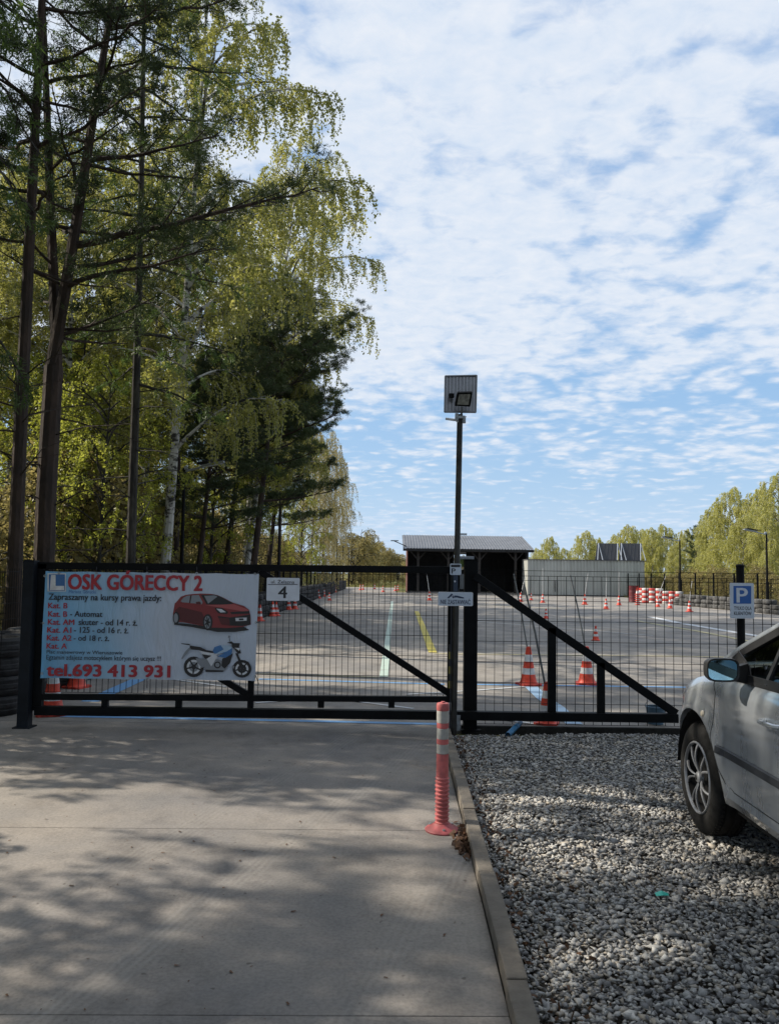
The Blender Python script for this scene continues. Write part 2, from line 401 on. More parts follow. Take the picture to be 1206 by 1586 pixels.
dark_soil = mat('dark_soil', (.055, .045, .035), .95, 0, .4, 8, .5, 30)

def kx(y): return .43 + .0175*(y-2.5)        # left edge of the kerb
drive = bpy.data.objects.new('driveway', None); COL.objects.link(drive); drive['kind'] = 'structure'
b = MB(); b.box(-9, .40, -6, 7.72, -.068, -.03); b.build('joint_bed', dark_soil, drive)
cuts = [-6, -1.0, .95, 2.72, 4.62, 7.72]
for i in range(5):
    y0, y1 = cuts[i]+.002, cuts[i+1]-.002
    for xa, xb in ((-9, -3.9), (-3.896, None)):
        sk = .016
        e0 = kx(y0)-.004 if xb is None else xb; e1 = kx(y1)-.004 if xb is None else xb
        p = MB(); p.prism([(xa, y0+sk*xa, -.12), (e0, y0+sk*e0, -.12), (e1, y1+sk*e1 if i < 4 else y1, -.12), (xa, y1+sk*xa if i < 4 else y1, -.12)], (0, 0, .12))
        p.build('concrete_slab', conc_drive, drive, bevel=.003)
kerb = bpy.data.objects.new('kerb', None); COL.objects.link(kerb); kerb['kind'] = 'structure'
y = -3.15
while y < 7.2:
    y1 = min(y+1.0, 7.3); e = .003
    a0, a1 = kx(y+e), kx(y1-e); h = .065 + random.uniform(-.004, .004); j = random.uniform(-.003, .003)
    k = MB(); k.prism([(a0+j, y+e, -.15), (a0+j+.078, y+e, -.15), (a1+j+.078, y1-e, -.15), (a1+j, y1-e, -.15)], (0, 0, .15+h))
    k.build('kerb_stone', kerb_mat, kerb, bevel=.006); y = y1
b = MB(); b.box(.5, 12, -4, 7.30, -.07, -.012); struct('gravel_bed', b, dark_soil)
b = MB(); b.box(-4.55, 17.0, 7.724, 62, -.2, 0); b.box(-4.55, .6, 62, 82, -.2, 0)
struct('yard', b, conc_yard)

# gravel: broken stone, one countless mass
def ico():
    t = (1+5**.5)/2
    v = np.array([(-1,t,0),(1,t,0),(-1,-t,0),(1,-t,0),(0,-1,t),(0,1,t),(0,-1,-t),(0,1,-t),(t,0,-1),(t,0,1),(-t,0,-1),(-t,0,1)], float)
    v /= np.linalg.norm(v[0])
    f = np.array([(0,11,5),(0,5,1),(0,1,7),(0,7,10),(0,10,11),(1,5,9),(5,11,4),(11,10,2),(10,7,6),(7,1,8),(3,9,4),(3,4,2),(3,2,6),(3,6,8),(3,8,9),(4,9,5),(2,4,11),(6,2,10),(8,6,7),(9,8,1)])
    return v, f
def raw_mesh(name, verts, faces_flat, nper, mats, attr=None, smooth=False):
    me = bpy.data.meshes.new(name); nv = len(verts); nf = len(faces_flat)//nper
    me.vertices.add(nv); me.vertices.foreach_set('co', np.ascontiguousarray(verts, dtype=np.float32).ravel())
    me.loops.add(nf*nper); me.loops.foreach_set('vertex_index', np.ascontiguousarray(faces_flat, dtype=np.int32))
    me.polygons.add(nf); me.polygons.foreach_set('loop_start', np.arange(0, nf*nper, nper, dtype=np.int32))
    try: me.polygons.foreach_set('loop_total', np.full(nf, nper, dtype=np.int32))
    except Exception: pass
    if smooth: me.polygons.foreach_set('use_smooth', np.ones(nf, bool))
    for m in mats: me.materials.append(m)
    if attr is not None:
        at_ = me.attributes.new('tone', 'FLOAT', 'POINT'); at_.data.foreach_set('value', np.ascontiguousarray(attr, dtype=np.float32))
    me.update(); me.validate(); return me
def rot_mats(rng, n, tilt=None):
    q = rng.normal(size=(n, 4)); q /= np.linalg.norm(q, axis=1)[:, None]
    w, x, y, z = q.T
    return np.stack([np.stack([1-2*(y*y+z*z), 2*(x*y-z*w), 2*(x*z+y*w)], -1), np.stack([2*(x*y+z*w), 1-2*(x*x+z*z), 2*(y*z-x*w)], -1), np.stack([2*(x*z-y*w), 2*(y*z+x*w), 1-2*(x*x+y*y)], -1)], 1)
def gravel():
    rng = np.random.default_rng(3); V = np.array([(1,0,0),(-1,0,0),(0,1,0),(0,-1,0),(0,0,1),(0,0,-1)], float)*1.15; Fc = np.array([(0,2,4),(2,1,4),(1,3,4),(3,0,4),(2,0,5),(1,2,5),(3,1,5),(0,3,5)])
    n0 = 135000
    Y = 1.6 + (7.28-1.6)*rng.random(n0)**1.15; X = .52 + rng.random(n0)*5.1
    keep = (X/Y < .62) & (X > kx(Y)+.088 - .0*Y) & ~((Y < 4.0) & (X > 2.6))
    X, Y = X[keep], Y[keep]; n = len(X)
    s = .0055 + .0088*rng.random(n)**1.8
    s *= np.where(rng.random(n) < .06, 1.5, 1)
    sc = s[:, None]*np.stack([1.35*np.exp(.2*rng.normal(size=n)), 1.0*np.exp(.2*rng.normal(size=n)), .55*np.exp(.2*rng.normal(size=n))], 1)
    jit = V[None]*(1+.20*rng.normal(size=(n, len(V), 1))) + .24*rng.normal(size=(n, len(V), 3))
    P = jit*sc[:, None, :]
    # mild tilt then spin
    az = rng.random(n)*2*np.pi; c, s_ = np.cos(az), np.sin(az); tl = rng.normal(size=n)*.45
    ct, st = np.cos(tl), np.sin(tl)
    y2 = P[..., 1]*ct[:, None]-P[..., 2]*st[:, None]; z2 = P[..., 1]*st[:, None]+P[..., 2]*ct[:, None]
    x3 = P[..., 0]*c[:, None]-y2*s_[:, None]; y3 = P[..., 0]*s_[:, None]+y2*c[:, None]
    hump = .012*np.sin(X*2.1+Y*1.3)+.010*np.sin(Y*3.1-X)
    edge = np.clip((X-kx(Y)-.08)/.25, 0, 1)
    zz = -.006 + rng.random(n)*.018 + hump*edge + .012*edge
    W = np.stack([x3+X[:, None], y3+Y[:, None], z2+zz[:, None]], -1).reshape(-1, 3)
    Fa = (Fc[None]+(np.arange(n)*6)[:, None, None]).ravel()
    m = bpy.data.materials.new('broken_stone'); m.use_nodes = True
    N = m.node_tree.nodes; L = m.node_tree.links; b = N['Principled BSDF']; b.inputs['Roughness'].default_value = .8
    a = N.new('ShaderNodeAttribute'); a.attribute_name = 'tone'
    r = N.new('ShaderNodeValToRGB'); e = r.color_ramp.elements; e[0].position = 0; e[0].color = (.17, .165, .16, 1); e[1].position = 1; e[1].color = (.80, .78, .73, 1)
    for p, c_ in ((.25, (.30, .30, .305)), (.5, (.50, .495, .48)), (.72, (.64, .63, .60)), (.9, (.46, .40, .32))):
        k = e.new(p); k.color = (*c_, 1)
    tc = N.new('ShaderNodeTexCoord'); nz = N.new('ShaderNodeTexNoise'); nz.inputs['Scale'].default_value = 55; nz.inputs['Detail'].default_value = 4
    L.new(tc.outputs['Object'], nz.inputs[0]); mx = N.new('ShaderNodeMix'); mx.data_type = 'RGBA'; mx.blend_type = 'MULTIPLY'; mx.inputs[0].default_value = .5
    L.new(a.outputs['Fac'], r.inputs[0]); L.new(r.outputs[0], mx.inputs[6]); L.new(nz.outputs[0], mx.inputs[7]); L.new(mx.outputs[2], b.inputs['Base Color'])
    me = raw_mesh('gravel', W, Fa, 3, [m], np.repeat(rng.random(n), 6))
    o = bpy.data.objects.new('gravel', me); COL.objects.link(o)
    tag(o, 'grey and white broken stone gravel beside the concrete driveway', 'gravel', kind='stuff')
gravel()

# painted lines
def paint(name, col, wear=.45):
    return mat(name, col, .7, 0, 0, 3.5, .1, 40, col2=(.27, .26, .25), thr=(wear, wear+.25), detail=8)
p_blue = paint('paint_blue', (.13, .30, .55), .56); p_yel = paint('paint_yellow', (.52, .43, .07), .6); p_pyel = paint('paint_pale_yellow', (.42, .38, .20), .5)
p_wht = paint('paint_white', (.52, .54, .56), .54); p_grn = paint('paint_green_white', (.42, .52, .46), .55)
zl = [.004]
def line(pxs, w, m, name='painted_line'):
    pts = [ground(x, y, 0) for x, y in pxs]; b = MB(); z = zl[0]; zl[0] += .0004
    for a, c in zip(pts[:-1], pts[1:]):
        d = (c-a); d.z = 0; d.normalize(); nrm = Vector((-d.y, d.x, 0))*w/2
        b.poly([(a-nrm)[:2]+(z,) if False else ((a-nrm).x, (a-nrm).y, z), ((c-nrm).x, (c-nrm).y, z), ((c+nrm).x, (c+nrm).y, z), ((a+nrm).x, (a+nrm).y, z)])
    struct(name, b, m)
line([(96, 1109.5), (400, 1115.5), (692, 1122)], .10, p_blue)
line([(401, 1052), (688, 1060)], .09, p_blue)
line([(733, 1060.5), (860, 1062), (1215, 1067)], .09, p_blue)
line([(216, 1052), (139, 1087)], .20, p_blue)
line([(822, 1064), (841, 1082), (862, 1096), (889, 1122)], .17, paint('paint_light_blue', (.30, .45, .62), .56))
line([(396, 1089), (486, 1083)], .06, p_wht); line([(528, 1084), (640, 1098)], .06, p_wht)
line([(629, 1076), (733, 1070), (812, 1064)], .06, p_wht); line([(768, 1114), (838, 1123)], .06, p_wht)
line([(262, 1052), (350, 1064)], .06, p_wht)
line([(401, 1044), (586, 1049.5)], .05, p_pyel)
line([(607, 931.5), (594, 1049)], .125, p_grn)
line([(645, 947), (670, 1011)], .16, p_yel); line([(672, 1013), (1060, 1017), (1250, 1021)], .08, p_pyel)
line([(984, 961.5), (1028, 969.4), (1081, 978), (1142, 990), (1215, 1004)], .17, p_pyel)
line([(1008, 956), (1050, 965), (1139, 980), (1215, 992)], .3, p_wht)
line([(700, 935), (880, 944)], .12, p_pyel); line([(735, 960), (1000, 966)], .1, p_wht)
line([(620, 955), (640, 955), (1010, 985)], .06, p_wht)

# ================================================================== GATE
GY = 7.475
gate = thing('sliding_gate', 'long black steel sliding gate with diagonal braces carrying the banner', 'gate', (0, GY, 0))
def P(x, y, off=0.0):
    q = at(x, y, GY+off); q.y = off; return q
def gbar(name, a, c, w, dep=.05, off=0.0, m=black, par=None, bev=.004):
    b = MB(); b.bar(P(*a, off), P(*c, off), dep, w, up=(0, 0, 1) if abs(a[0]-c[0]) > abs(a[1]-c[1])*.2 else (1, 0, 0)); return b.build(name, m, par or gate, bevel=bev)
mm = 1/160.0
gbar('top_rail', (58, 876), (702, 883), .068, .06)
gbar('middle_rail', (64, 1079), (702, 1083), .055, .06, .003)
gbar('bottom_beam', (56, 1100), (1048, 1112), .082, .085)
def gvert(name, x, y0, y1, w, dep=.06, off=.002):
    b = MB(); a = P(x, y0, off); c = P(x, y1, off); a.x = c.x
    b.box(a.x-w/2, a.x+w/2, off-dep/2, off+dep/2, c.z, a.z); return b.build(name, black, gate, bevel=.004)
gvert('end_stile', 59, 873, 1100, .085, .064)
gvert('end_stile', 697, 880, 1082, .06, .064)
gvert('centre_stile', 388, 880, 1096, .055, .056)
for x in (163, 277, 497, 606): gvert('stud', x, 1080, 1096, .06, .05)
gbar('diagonal_brace', (68, 884), (384, 1076), .06, .046, .001)
gbar('diagonal_brace', (398, 882), (700, 1077), .062, .046, .001)
gbar('diagonal_brace', (735, 892), (1046, 1105), .078, .05, .001)
gvert('tail_post', 854, 972, 1106, .076, .052); gvert('tail_post', 930, 1026, 1107, .07, .052)
b = MB(); a = P(702, 882); c = P(1046, 1112)
b.box(P(690, 1118).x, P(712, 1118).x, -.05, .05, P(700, 1130).z, P(700, 1106).z); b.build('roller_housing', galv, gate)
# welded wire mesh of the gate: far finer than can be picked apart
def wiremesh(x0, x1, z0, z1, off, sx, sz, r=.0024, zero=(0, 0), dbl=False, axis='x', top=None):
    b = MB(); x = x0
    while x <= x1:
        if axis == 'x': b.bar((x, off, z0), (x, off, z1), 2*r)
        else: b.bar((off, x, z0), (off, x, z1), 2*r)
        x += sx
    z = z0
    while z <= z1+.001:
        for q in ((0, .045) if dbl else (0,)):
            if axis == 'x': b.bar((x0, off+r*2, z+q), (x1, off+r*2, z+q), 2*r, 2*r)
            else: b.bar((off+r*2, x0, z+q), (off+r*2, x1, z+q), 2*r, 2*r)
        z += sz
    return b
m1 = wiremesh(P(66, 1000).x, P(694, 1000).x, P(400, 1077).z, P(400, 884).z, .036, .0575, .195)
w = m1.build('wire_mesh', black, gate); w['kind'] = 'stuff'

def post(name, label, x, y0, y1, d, wpx, m, extras=True, cap=True):
    t = thing(name, label, 'post', (at(x, y1, d).x, d, 0)); hw = wpx/F_PX*d/2
    b = MB(); b.box(-hw, hw, -hw, hw, 0, at(x, y0, d).z); b.build('shaft', m, t, bevel=.006)
    b = MB(); b.box(-hw*1.5, hw*1.6, -hw*1.5, hw*1.5, 0, .012); b.build('base_plate', m, t)
    if cap:
        b = MB(); z = at(x, y0, d).z; b.box(-hw-.004, hw+.004, -hw-.004, hw+.004, z, z+.008); b.build('cap', m, t)
    return t
post('gate_catch_post', 'dark blue grey steel post catching the left end of the gate', 38, 869, 1127, 7.42, 17, anthracite)
post('gate_guide_post', 'thick black square post where the sliding gate ends, behind the tow sign', 727, 868, 1129, 7.6, 20, black)

# mesh fence to the right of the gate
fence = thing('mesh_fence', 'black wire mesh fence panel behind the gate tail and the gravel', 'fence', (0, 7.62, 0))
fx0, fx1 = at(738, 1000, 7.62).x, 6.4
ztop = at(900, 885, 7.62).z
m2 = wiremesh(fx0, fx1, .05, ztop-.05, 0, .0875, .2, .0024, dbl=False)
for q in (ztop, ztop-.052): m2.bar((fx0, .004, q), (fx1, .004, q), .005)
w = m2.build('wire_mesh', black, fence); w['kind'] = 'stuff'
for x in (3.36+.02,):
    pass
b = MB(); b.box(fx0-.15, fx1, -.03, .02, -.05, .035); b.build('gravel_board', mat('dark_board', (.035, .033, .03), .9, 0, .3, 6, .3, 40), fence)
for xx in (5.7,):
    b = MB(); b.box(xx-.03, xx+.03, -.02, .04, 0, ztop+.06); b.build('fence_post', black, fence)

# P sign on its round post
sp = thing('parking_sign_post', 'round black post carrying the blue parking sign', 'post', (at(1147, 1000, 7.35).x, 7.35, 0))
b = MB(); zt = at(1147, 876, 7.35).z; b.tube([(0, 0, 0), (0, 0, zt)], .036, 20); b.build('shaft', black, sp, smooth=True)
b = MB(); b.lathe([(.038, zt-.015), (.04, zt), (.03, zt+.012), (0, zt+.016)], 20); b.build('cap', black, sp, smooth=True)
def flat_sign(name, label, cat, x0, x1, y0, y1, d, m, border=None, bm=None, thick=.004, rad=.012):
    a = at((x0+x1)/2, y1, d); t = thing(name, label, cat, (a.x, d, a.z))
    w = at(x1, y1, d).x-at(x0, y1, d).x; h = at(x0, y0, d).z-at(x0, y1, d).z
    def rr(w, h, r, z0, yy):
        pts = []
        for cx, cz, a0 in ((w/2-r, h-r, 0), (-w/2+r, h-r, 90), (-w/2+r, r, 180), (w/2-r, r, 270)):
            for k in range(5):
                an = R(a0+k*22.5); pts.append((cx+r*math.cos(an), yy, z0+cz+r*math.sin(an)))
        return pts
    b = MB(); b.prism(rr(w, h, rad, 0, 0), (0, thick, 0)); b.build('plate', m, t)
    t['w'] = w; t['h'] = h
    return t, w, h, rr
t, w, h, rr = flat_sign('parking_sign', 'white plate with blue square and white letter P, customers only', 'sign', 1130, 1167.5, 903, 958, 7.29, sign_white)
def print_px(t, polys, d, name, mats_):
    b = MB()
    for pts, mi, lift in polys:
        vs = []
        for x, y in pts:
            q = at(x, y, d-lift); vs.append((q.x-t.location.x, -lift, q.z-t.location.z))
        b.poly(vs, mi)
    o = b.build(name, mats_, t); return o
def rect(x0, x1, y0, y1): return [(x0, y1), (x1, y1), (x1, y0), (x0, y0)]
sign_light = mat('sign_pale_blue', (.50, .57, .68), .4)
print_px(t, [(rect(1131.5, 1166, 904.5, 956.5), 0, .0008), (rect(1135, 1162.5, 907.5, 935), 1, .0016)], 7.29, 'printed_face', [mat('sign_face', (.60, .66, .75), .35), sign_blue])
lettering('P', 1140.5, 1156.5, 911, 933, 7.2875, sign_white, t, .03)
lettering('TYLKO DLA', 1136, 1163, 939.5, 944.5, 7.2875, ink, t, .02)
lettering('KLIENTÓW', 1136, 1163, 946, 952.5, 7.2875, ink, t, .02)

# tow-away sign
t, w, h, rr = flat_sign('no_parking_sign', 'long white NIE ZASTAWIAĆ sign with a towing pictogram on the gate post', 'sign', 678, 732, 917, 938.5, 7.20, sign_white)
def z2(pts, s=11.33, ox=670, oy=860): return [(x/s+ox, y/s+oy) for x, y in pts]
print_px(t, [(rect(679, 731, 918, 937.5), 0, .0008),
             (z2([(250,750),(300,700),(330,668),(350,690),(372,715),(375,745),(355,758),(330,720),(300,735),(285,757)]), 1, .0016),
             (z2([(375,745),(380,705),(430,708),(545,740),(545,760),(470,752),(420,740)]), 1, .0018),
             (z2([(334,705),(358,705),(352,722),(338,722)]), 2, .0026)], 7.20, 'printed_face', [sign_light, mat('ink_navy', (.02, .035, .09), .5), sign_white])
lettering('NIE ZASTAWIAĆ', 682, 728, 927.5, 935.5, 7.1975, MATS['ink_navy'], t, .025)
# house number
t, w, h, rr = flat_sign('house_number_sign', 'white ul. Żelazna house number 4 plate on the gate', 'sign', 412.5, 463.5, 895, 930.5, 7.42, sign_white)
print_px(t, [(rect(415, 461, 904.8, 905.8), 0, .001)], 7.42, 'rule_line', [ink])
lettering('ul. Żelazna', 420, 456, 898, 903.5, 7.4185, ink, t, .015); lettering('4', 431, 444.5, 908.5, 926, 7.4185, ink, t, .03)
for x, y in ((415.5, 897.5), (460.5, 928)):
    pass
# small notice on the pole
t, w, h, rr = flat_sign('small_notice', 'small white notice with a dark top band high on the lamp pole', 'sign', 696.5, 714, 873, 890.5, 7.17, sign_light)
print_px(t, [(rect(698, 712.5, 874.5, 878.5), 0, .001)], 7.17, 'printed_band', [ink])
lettering('P', 699, 705, 880.5, 888, 7.168, ink, t, .03)
lettering('24h', 705.5, 712.5, 884.5, 888, 7.168, ink, t, .01) if False else None

# banner
BY = 7.405
def banner():
    bm_ = bpy.data.materials.new('banner_vinyl'); bm_.use_nodes = True
    N = bm_.node_tree.nodes; L = bm_.node_tree.links; bs = N['Principled BSDF']; bs.inputs['Roughness'].default_value = .45
    tc = N.new('ShaderNodeTexCoord'); sx = N.new('ShaderNodeSeparateXYZ'); L.new(tc.outputs['Object'], sx.inputs[0])
    n = N.new('ShaderNodeTexNoise'); n.inputs['Scale'].default_value = 1.6; n.inputs['Detail'].default_value = 3; L.new(tc.outputs['Object'], n.inputs[0])
    ad = N.new('ShaderNodeMath'); ad.operation = 'MULTIPLY_ADD'; L.new(n.outputs[0], ad.inputs[0]); ad.inputs[1].default_value = .9; L.new(sx.outputs[0], ad.inputs[2])
    mr = N.new('ShaderNodeMapRange'); L.new(ad.outputs[0], mr.inputs[0]); mr.inputs['From Min'].default_value = -.75; mr.inputs['From Max'].default_value = 1.0
    r = N.new('ShaderNodeValToRGB'); e = r.color_ramp.elements; e[0].color = (.13, .40, .68, 1); e[1].color = (.50, .56, .66, 1); e[1].position = .75; k = e.new(.4); k.color = (.28, .48, .67, 1)
    L.new(mr.outputs[0], r.inputs[0]); L.new(r.outputs[0], bs.inputs['Base Color'])
    mpw = N.new('ShaderNodeMapping'); mpw.inputs['Rotation'].default_value = (0, R(32), 0); mpw.inputs['Scale'].default_value = (2.2, 1, .7); L.new(tc.outputs['Object'], mpw.inputs[0])
    nb = N.new('ShaderNodeTexNoise'); nb.inputs['Scale'].default_value = 2.6; nb.inputs['Detail'].default_value = 4; nb.inputs['Distortion'].default_value = .6; L.new(mpw.outputs[0], nb.inputs[0])
    bpw = N.new('ShaderNodeBump'); bpw.inputs['Strength'].default_value = .8; bpw.inputs['Distance'].default_value = .05; L.new(nb.outputs[0], bpw.inputs['Height']); L.new(bpw.outputs[0], bs.inputs['Normal'])
    x0, x1 = at(66, 970, BY).x, at(398, 970, BY).x; z0, z1 = at(230, 1053, BY).z, at(230, 886.5, BY).z
    t = thing('banner', 'pale blue vinyl driving school banner tied to the gate', 'banner', ((x0+x1)/2, BY, z0))
    cx = (x0+x1)/2; nx, nz = 60, 30; b = MB(); vs = []
    dz = at(398, 970, BY).z-at(66, 970, BY).z
    for j in range(nz+1):
        for i in range(nx+1):
            u = i/nx; v = j/nz; x = x0+(x1-x0)*u-cx + (.012*(1-v)*-1 + .006); 
            edge = min(u, 1-u, v, 1-v)
            sc = .006*abs(math.sin(u*math.pi*5))*(1 if v in (0, 1) else 0)
            z = (z1-z0)*v + (u-.5)*0 - (sc if v == 1 else -sc)
            y = .010 + .004*math.sin(u*9+v*4)+.003*math.sin(v*11-u*5) + .006*math.cos((u*1.9-v)*6)
            # diagonal creases
            y -= .007*math.exp(-((u*1.99-v-.30)/.02)**2) * (.4+.6*v)
            y += .006*math.exp(-((u*1.99+v-1.35)/.025)**2)
            vs.append((x, max(y, .002), z))
    fs = [(j*(nx+1)+i, j*(nx+1)+i+1, (j+1)*(nx+1)+i+1, (j+1)*(nx+1)+i) for j in range(nz) for i in range(nx)]
    b.add(vs, fs); b.build('sheet', bm_, t, smooth=True)
    D = BY-.002
    def px(polys, name, mats_): return print_px(t, polys, BY, name, mats_)
    Lb = mat('l_plate_blue', (.035, .13, .33), .4)
    px([(rect(74, 102.5, 888, 916), 0, .001), (rect(76, 101, 889.5, 915), 1, .0016), ([(77.5, 914), (100, 914), (99.5, 907.5), (86.5, 907.5), (86.5, 890.5), (79.5, 890.5)], 0, .0022)], 'learner_plate', [white_plastic, Lb])
    T = lambda s, a, c, y0, y1, m, bold=.018: lettering(s, a, c, y0, y1, D, m, t, bold)
    T('OSK GÓRECCY 2', 106, 313.5, 885.8, 912.5, ink_red, .06)
    T('Mariusz Górecki', 107, 149, 914.2, 918.8, sign_blue, .0)
    T('Zapraszamy na kursy prawa jazdy:', 75.5, 250, 921.5, 932, ink, .032)
    T('Kat. B', 75, 105, 934, 942, ink_red, .04)
    T('Kat. B', 75, 104.5, 947, 955, ink_red, .04); T('- Automat', 109, 159, 947, 955, ink, .032)
    T('Kat. AM', 74.5, 115.5, 959.5, 967.5, ink_red, .04); T('skuter - od 14 r. ż.', 122, 213, 960, 968, ink, .032)
    T('Kat. A1', 73.5, 111, 971.5, 979.8, ink_red, .04); T('- 125 - od 16 r. ż.', 115, 199.5, 972, 980, ink, .032)
    T('Kat. A2', 73, 111, 984, 992, ink_red, .04); T('- od 18 r. ż.', 114.5, 169.5, 984.5, 992.3, ink, .032)
    T('Kat. A', 72.5, 104, 996.5, 1004.5, ink_red, .04)
    T('Plac manewrowy w Wieruszowie', 72.5, 190, 1008.3, 1014, ink, .015)
    T('Egzamin zdajesz motocyklem którym się uczysz !!!', 72, 249.5, 1016.5, 1023.8, ink, .015)
    T('tel.693 413 931', 73, 263.5, 1031, 1046.8, ink_red, .06)
    z = lambda pts: [(x/8.317+260, y/8.317+900) for x, y in pts]
    red = mat('print_red', (.22, .028, .03), .45); red2 = mat('print_dark_red', (.09, .014, .016), .45); pb = mat('print_black', (.012, .012, .014), .4)
    pg = mat('print_grey', (.22, .24, .27), .4); pw = mat('print_white', (.6, .62, .66), .4); bl = mat('print_blue', (.05, .17, .40), .4); lb = mat('print_light_blue', (.35, .48, .62), .4)
    red3 = mat('print_light_red', (.40, .09, .09), .45)
    def ell(cx, cy, rx, ry, n=20): return [(cx+rx*math.cos(-2*math.pi*i/n), cy-ry*math.sin(-2*math.pi*i/n)) for i in range(n)]
    def ELL(cx, cy, rx, ry): return z(ell(cx, cy, rx, ry))[::-1]
    L_ = [0.0]
    def q(pts, mi): L_[0] += .00018; return (z(pts), mi, .0008+L_[0])
    def qe(cx, cy, rx, ry, mi): L_[0] += .00018; return (ELL(cx, cy, rx, ry), mi, .0008+L_[0])
    M7 = [red, red2, pb, pg, pw, bl, lb, red3]
    car = [q([(80,545),(200,545),(460,575),(620,600),(960,575),(1050,630),(860,655),(640,655),(460,620),(300,590),(85,562)], 2),
           q([(75,480),(68,420),(90,290),(110,270),(170,200),(230,178),(330,165),(420,160),(560,165),(640,180),(720,215),(840,280),(980,320),(1045,370),(1065,440),(1070,560),(960,590),(760,605),(640,600),(560,600),(470,580),(200,530),(110,530)], 0),
           q([(90,380),(150,330),(440,400),(470,470),(460,570),(170,520),(120,440)], 1),
           q([(165,262),(200,215),(250,190),(290,185),(275,280),(190,275)], 3), q([(290,285),(310,185),(400,178),(450,270),(440,300),(380,290)], 3), q([(278,282),(292,185),(306,185),(291,285)], 2),
           q([(425,178),(600,175),(680,200),(850,292),(700,305),(500,300)], 2), q([(470,190),(600,185),(640,200),(520,290)], 3),
           q([(480,310),(850,297),(1040,370),(1050,410),(860,370),(600,330)], 7), q([(360,270),(410,262),(430,285),(420,300),(370,297)], 1),
           q([(600,345),(700,345),(780,400),(760,425),(650,415),(625,385)], 2), q([(625,355),(690,360),(750,400),(680,405)], 4), q([(800,400),(1050,385),(1050,420),(820,425)], 2),
           q([(640,450),(800,470),(1060,430),(1065,560),(950,580),(760,570),(680,520)], 2), q([(870,475),(1018,470),(1015,510),(875,517)], 4), q([(915,482),(975,480),(975,503),(917,506)], 2),
           q([(650,470),(790,480),(800,570),(690,560)], 1),
           qe(110, 475, 44, 80, 2), qe(105, 475, 28, 60, 3), qe(515, 530, 62, 105, 2), qe(512, 530, 42, 82, 3), qe(512, 530, 13, 25, 2)]
    for k in range(7):
        a = 2*math.pi*k/7; car.append(q([(512+8*math.cos(a+1.5), 530+14*math.sin(a+1.5)), (512+38*math.cos(a+.12), 530+76*math.sin(a+.12)), (512+38*math.cos(a-.12), 530+76*math.sin(a-.12)), (512+8*math.cos(a-1.5), 530+14*math.sin(a-1.5))], 2))
    px(car, 'car_picture', M7)
    L_[0] = 0
    mo = [qe(335, 1105, 130, 133, 2), qe(335, 1105, 90, 92, 4), qe(335, 1105, 62, 64, 3), qe(335, 1105, 30, 32, 2),
          qe(955, 1130, 122, 115, 2), qe(955, 1130, 84, 80, 4), qe(955, 1130, 58, 55, 2), qe(955, 1130, 26, 24, 3)]
    for cx, cy, rr_ in ((335, 1105, 90), (955, 1130, 82)):
        for k in range(5):
            a = 2*math.pi*k/5+.4; mo.append(q([(cx+rr_*math.cos(a-.10), cy+rr_*math.sin(a-.10)), (cx+rr_*math.cos(a+.10), cy+rr_*math.sin(a+.10)), (cx+12*math.cos(a+1.2), cy+12*math.sin(a+1.2)), (cx+12*math.cos(a-1.2), cy+12*math.sin(a-1.2))], 2))
    mo += [q([(170,800),(280,810),(290,828),(180,812)], 2), q([(285,830),(420,850),(500,890),(600,905),(600,925),(520,925),(400,890),(280,880)], 2),
           q([(270,860),(300,870),(190,1005),(175,1000),(215,920)], 3), q([(400,900),(470,910),(640,940),(600,1000),(560,970),(470,960)], 4),
           q([(440,940),(560,960),(580,1000),(520,1040),(470,990)], 2), q([(360,990),(450,1000),(500,1080),(440,1120),(380,1050)], 3),
           q([(440,1000),(600,1000),(760,1040),(780,1100),(720,1170),(500,1165),(470,1110)], 3), q([(480,1140),(720,1150),(710,1172),(490,1172)], 2), qe(640, 1080, 45, 45, 2), qe(640, 1080, 28, 28, 3),
           q([(700,1000),(840,930),(800,1060),(730,1130),(690,1090)], 2), q([(580,900),(600,850),(680,825),(780,830),(830,860),(820,920),(700,930),(600,935)], 5),
           q([(680,825),(790,830),(830,860),(760,905),(650,940),(620,935),(720,880)], 6), q([(640,970),(830,880),(820,940),(740,990)], 5), q([(500,1000),(600,940),(640,970),(560,1100)], 4),
           q([(760,795),(820,775),(850,800),(930,800),(915,850),(945,930),(900,935),(860,880),(830,850),(820,810)], 2), q([(860,860),(930,860),(920,900)], 4),
           q([(870,930),(900,930),(985,1120),(955,1140)], 2), q([(780,700),(805,705),(800,730),(775,730)], 3), q([(790,728),(797,728),(800,780),(793,780)], 2),
           q([(960,1020),(1040,1040),(1075,1110),(1010,1060)], 2), q([(830,1080),(860,1100),(850,1130),(825,1110)], 3)]
    px(mo, 'motorcycle_picture', M7)
    for x, y in ((92, 887.5), (150, 887.5), (228, 887.5), (305, 888), (395, 889), (70, 892), (67.5, 965), (65.5, 1043), (396.5, 964), (395.5, 1048), (134, 1052), (228, 1052), (302, 1053)):
        c = at(x, y, BY-.004); b = MB(); M_ = Matrix.Translation(c-Vector(t.location)) @ Matrix.Rotation(math.pi/2, 4, 'X')
        b.lathe([(.006, .0), (.012, .0), (.012, .003), (.006, .003)], 12, M=M_, close=True); b.build('eyelet', galv, t)
    for x, y, dx, dy in ((150, 886, 0, -8), (228, 886, 0, -8), (305, 886, 0, -8), (68, 965, -5, 0), (228, 1052, 0, 14), (302, 1053, 0, 16), (134, 1052, 1, 12), (396, 1046, 5, 14), (397, 964, 6, -1), (397, 889, 5, -5)):
        a = at(x, y, BY-.006)-Vector(t.location); c = at(x+dx, y+dy, BY-.002)-Vector(t.location); b = MB()
        b.tube([a, (a+c)/2+Vector((.003, -.008, 0)), c], .0035, 6); b.build('cable_tie', ink, t)
banner()

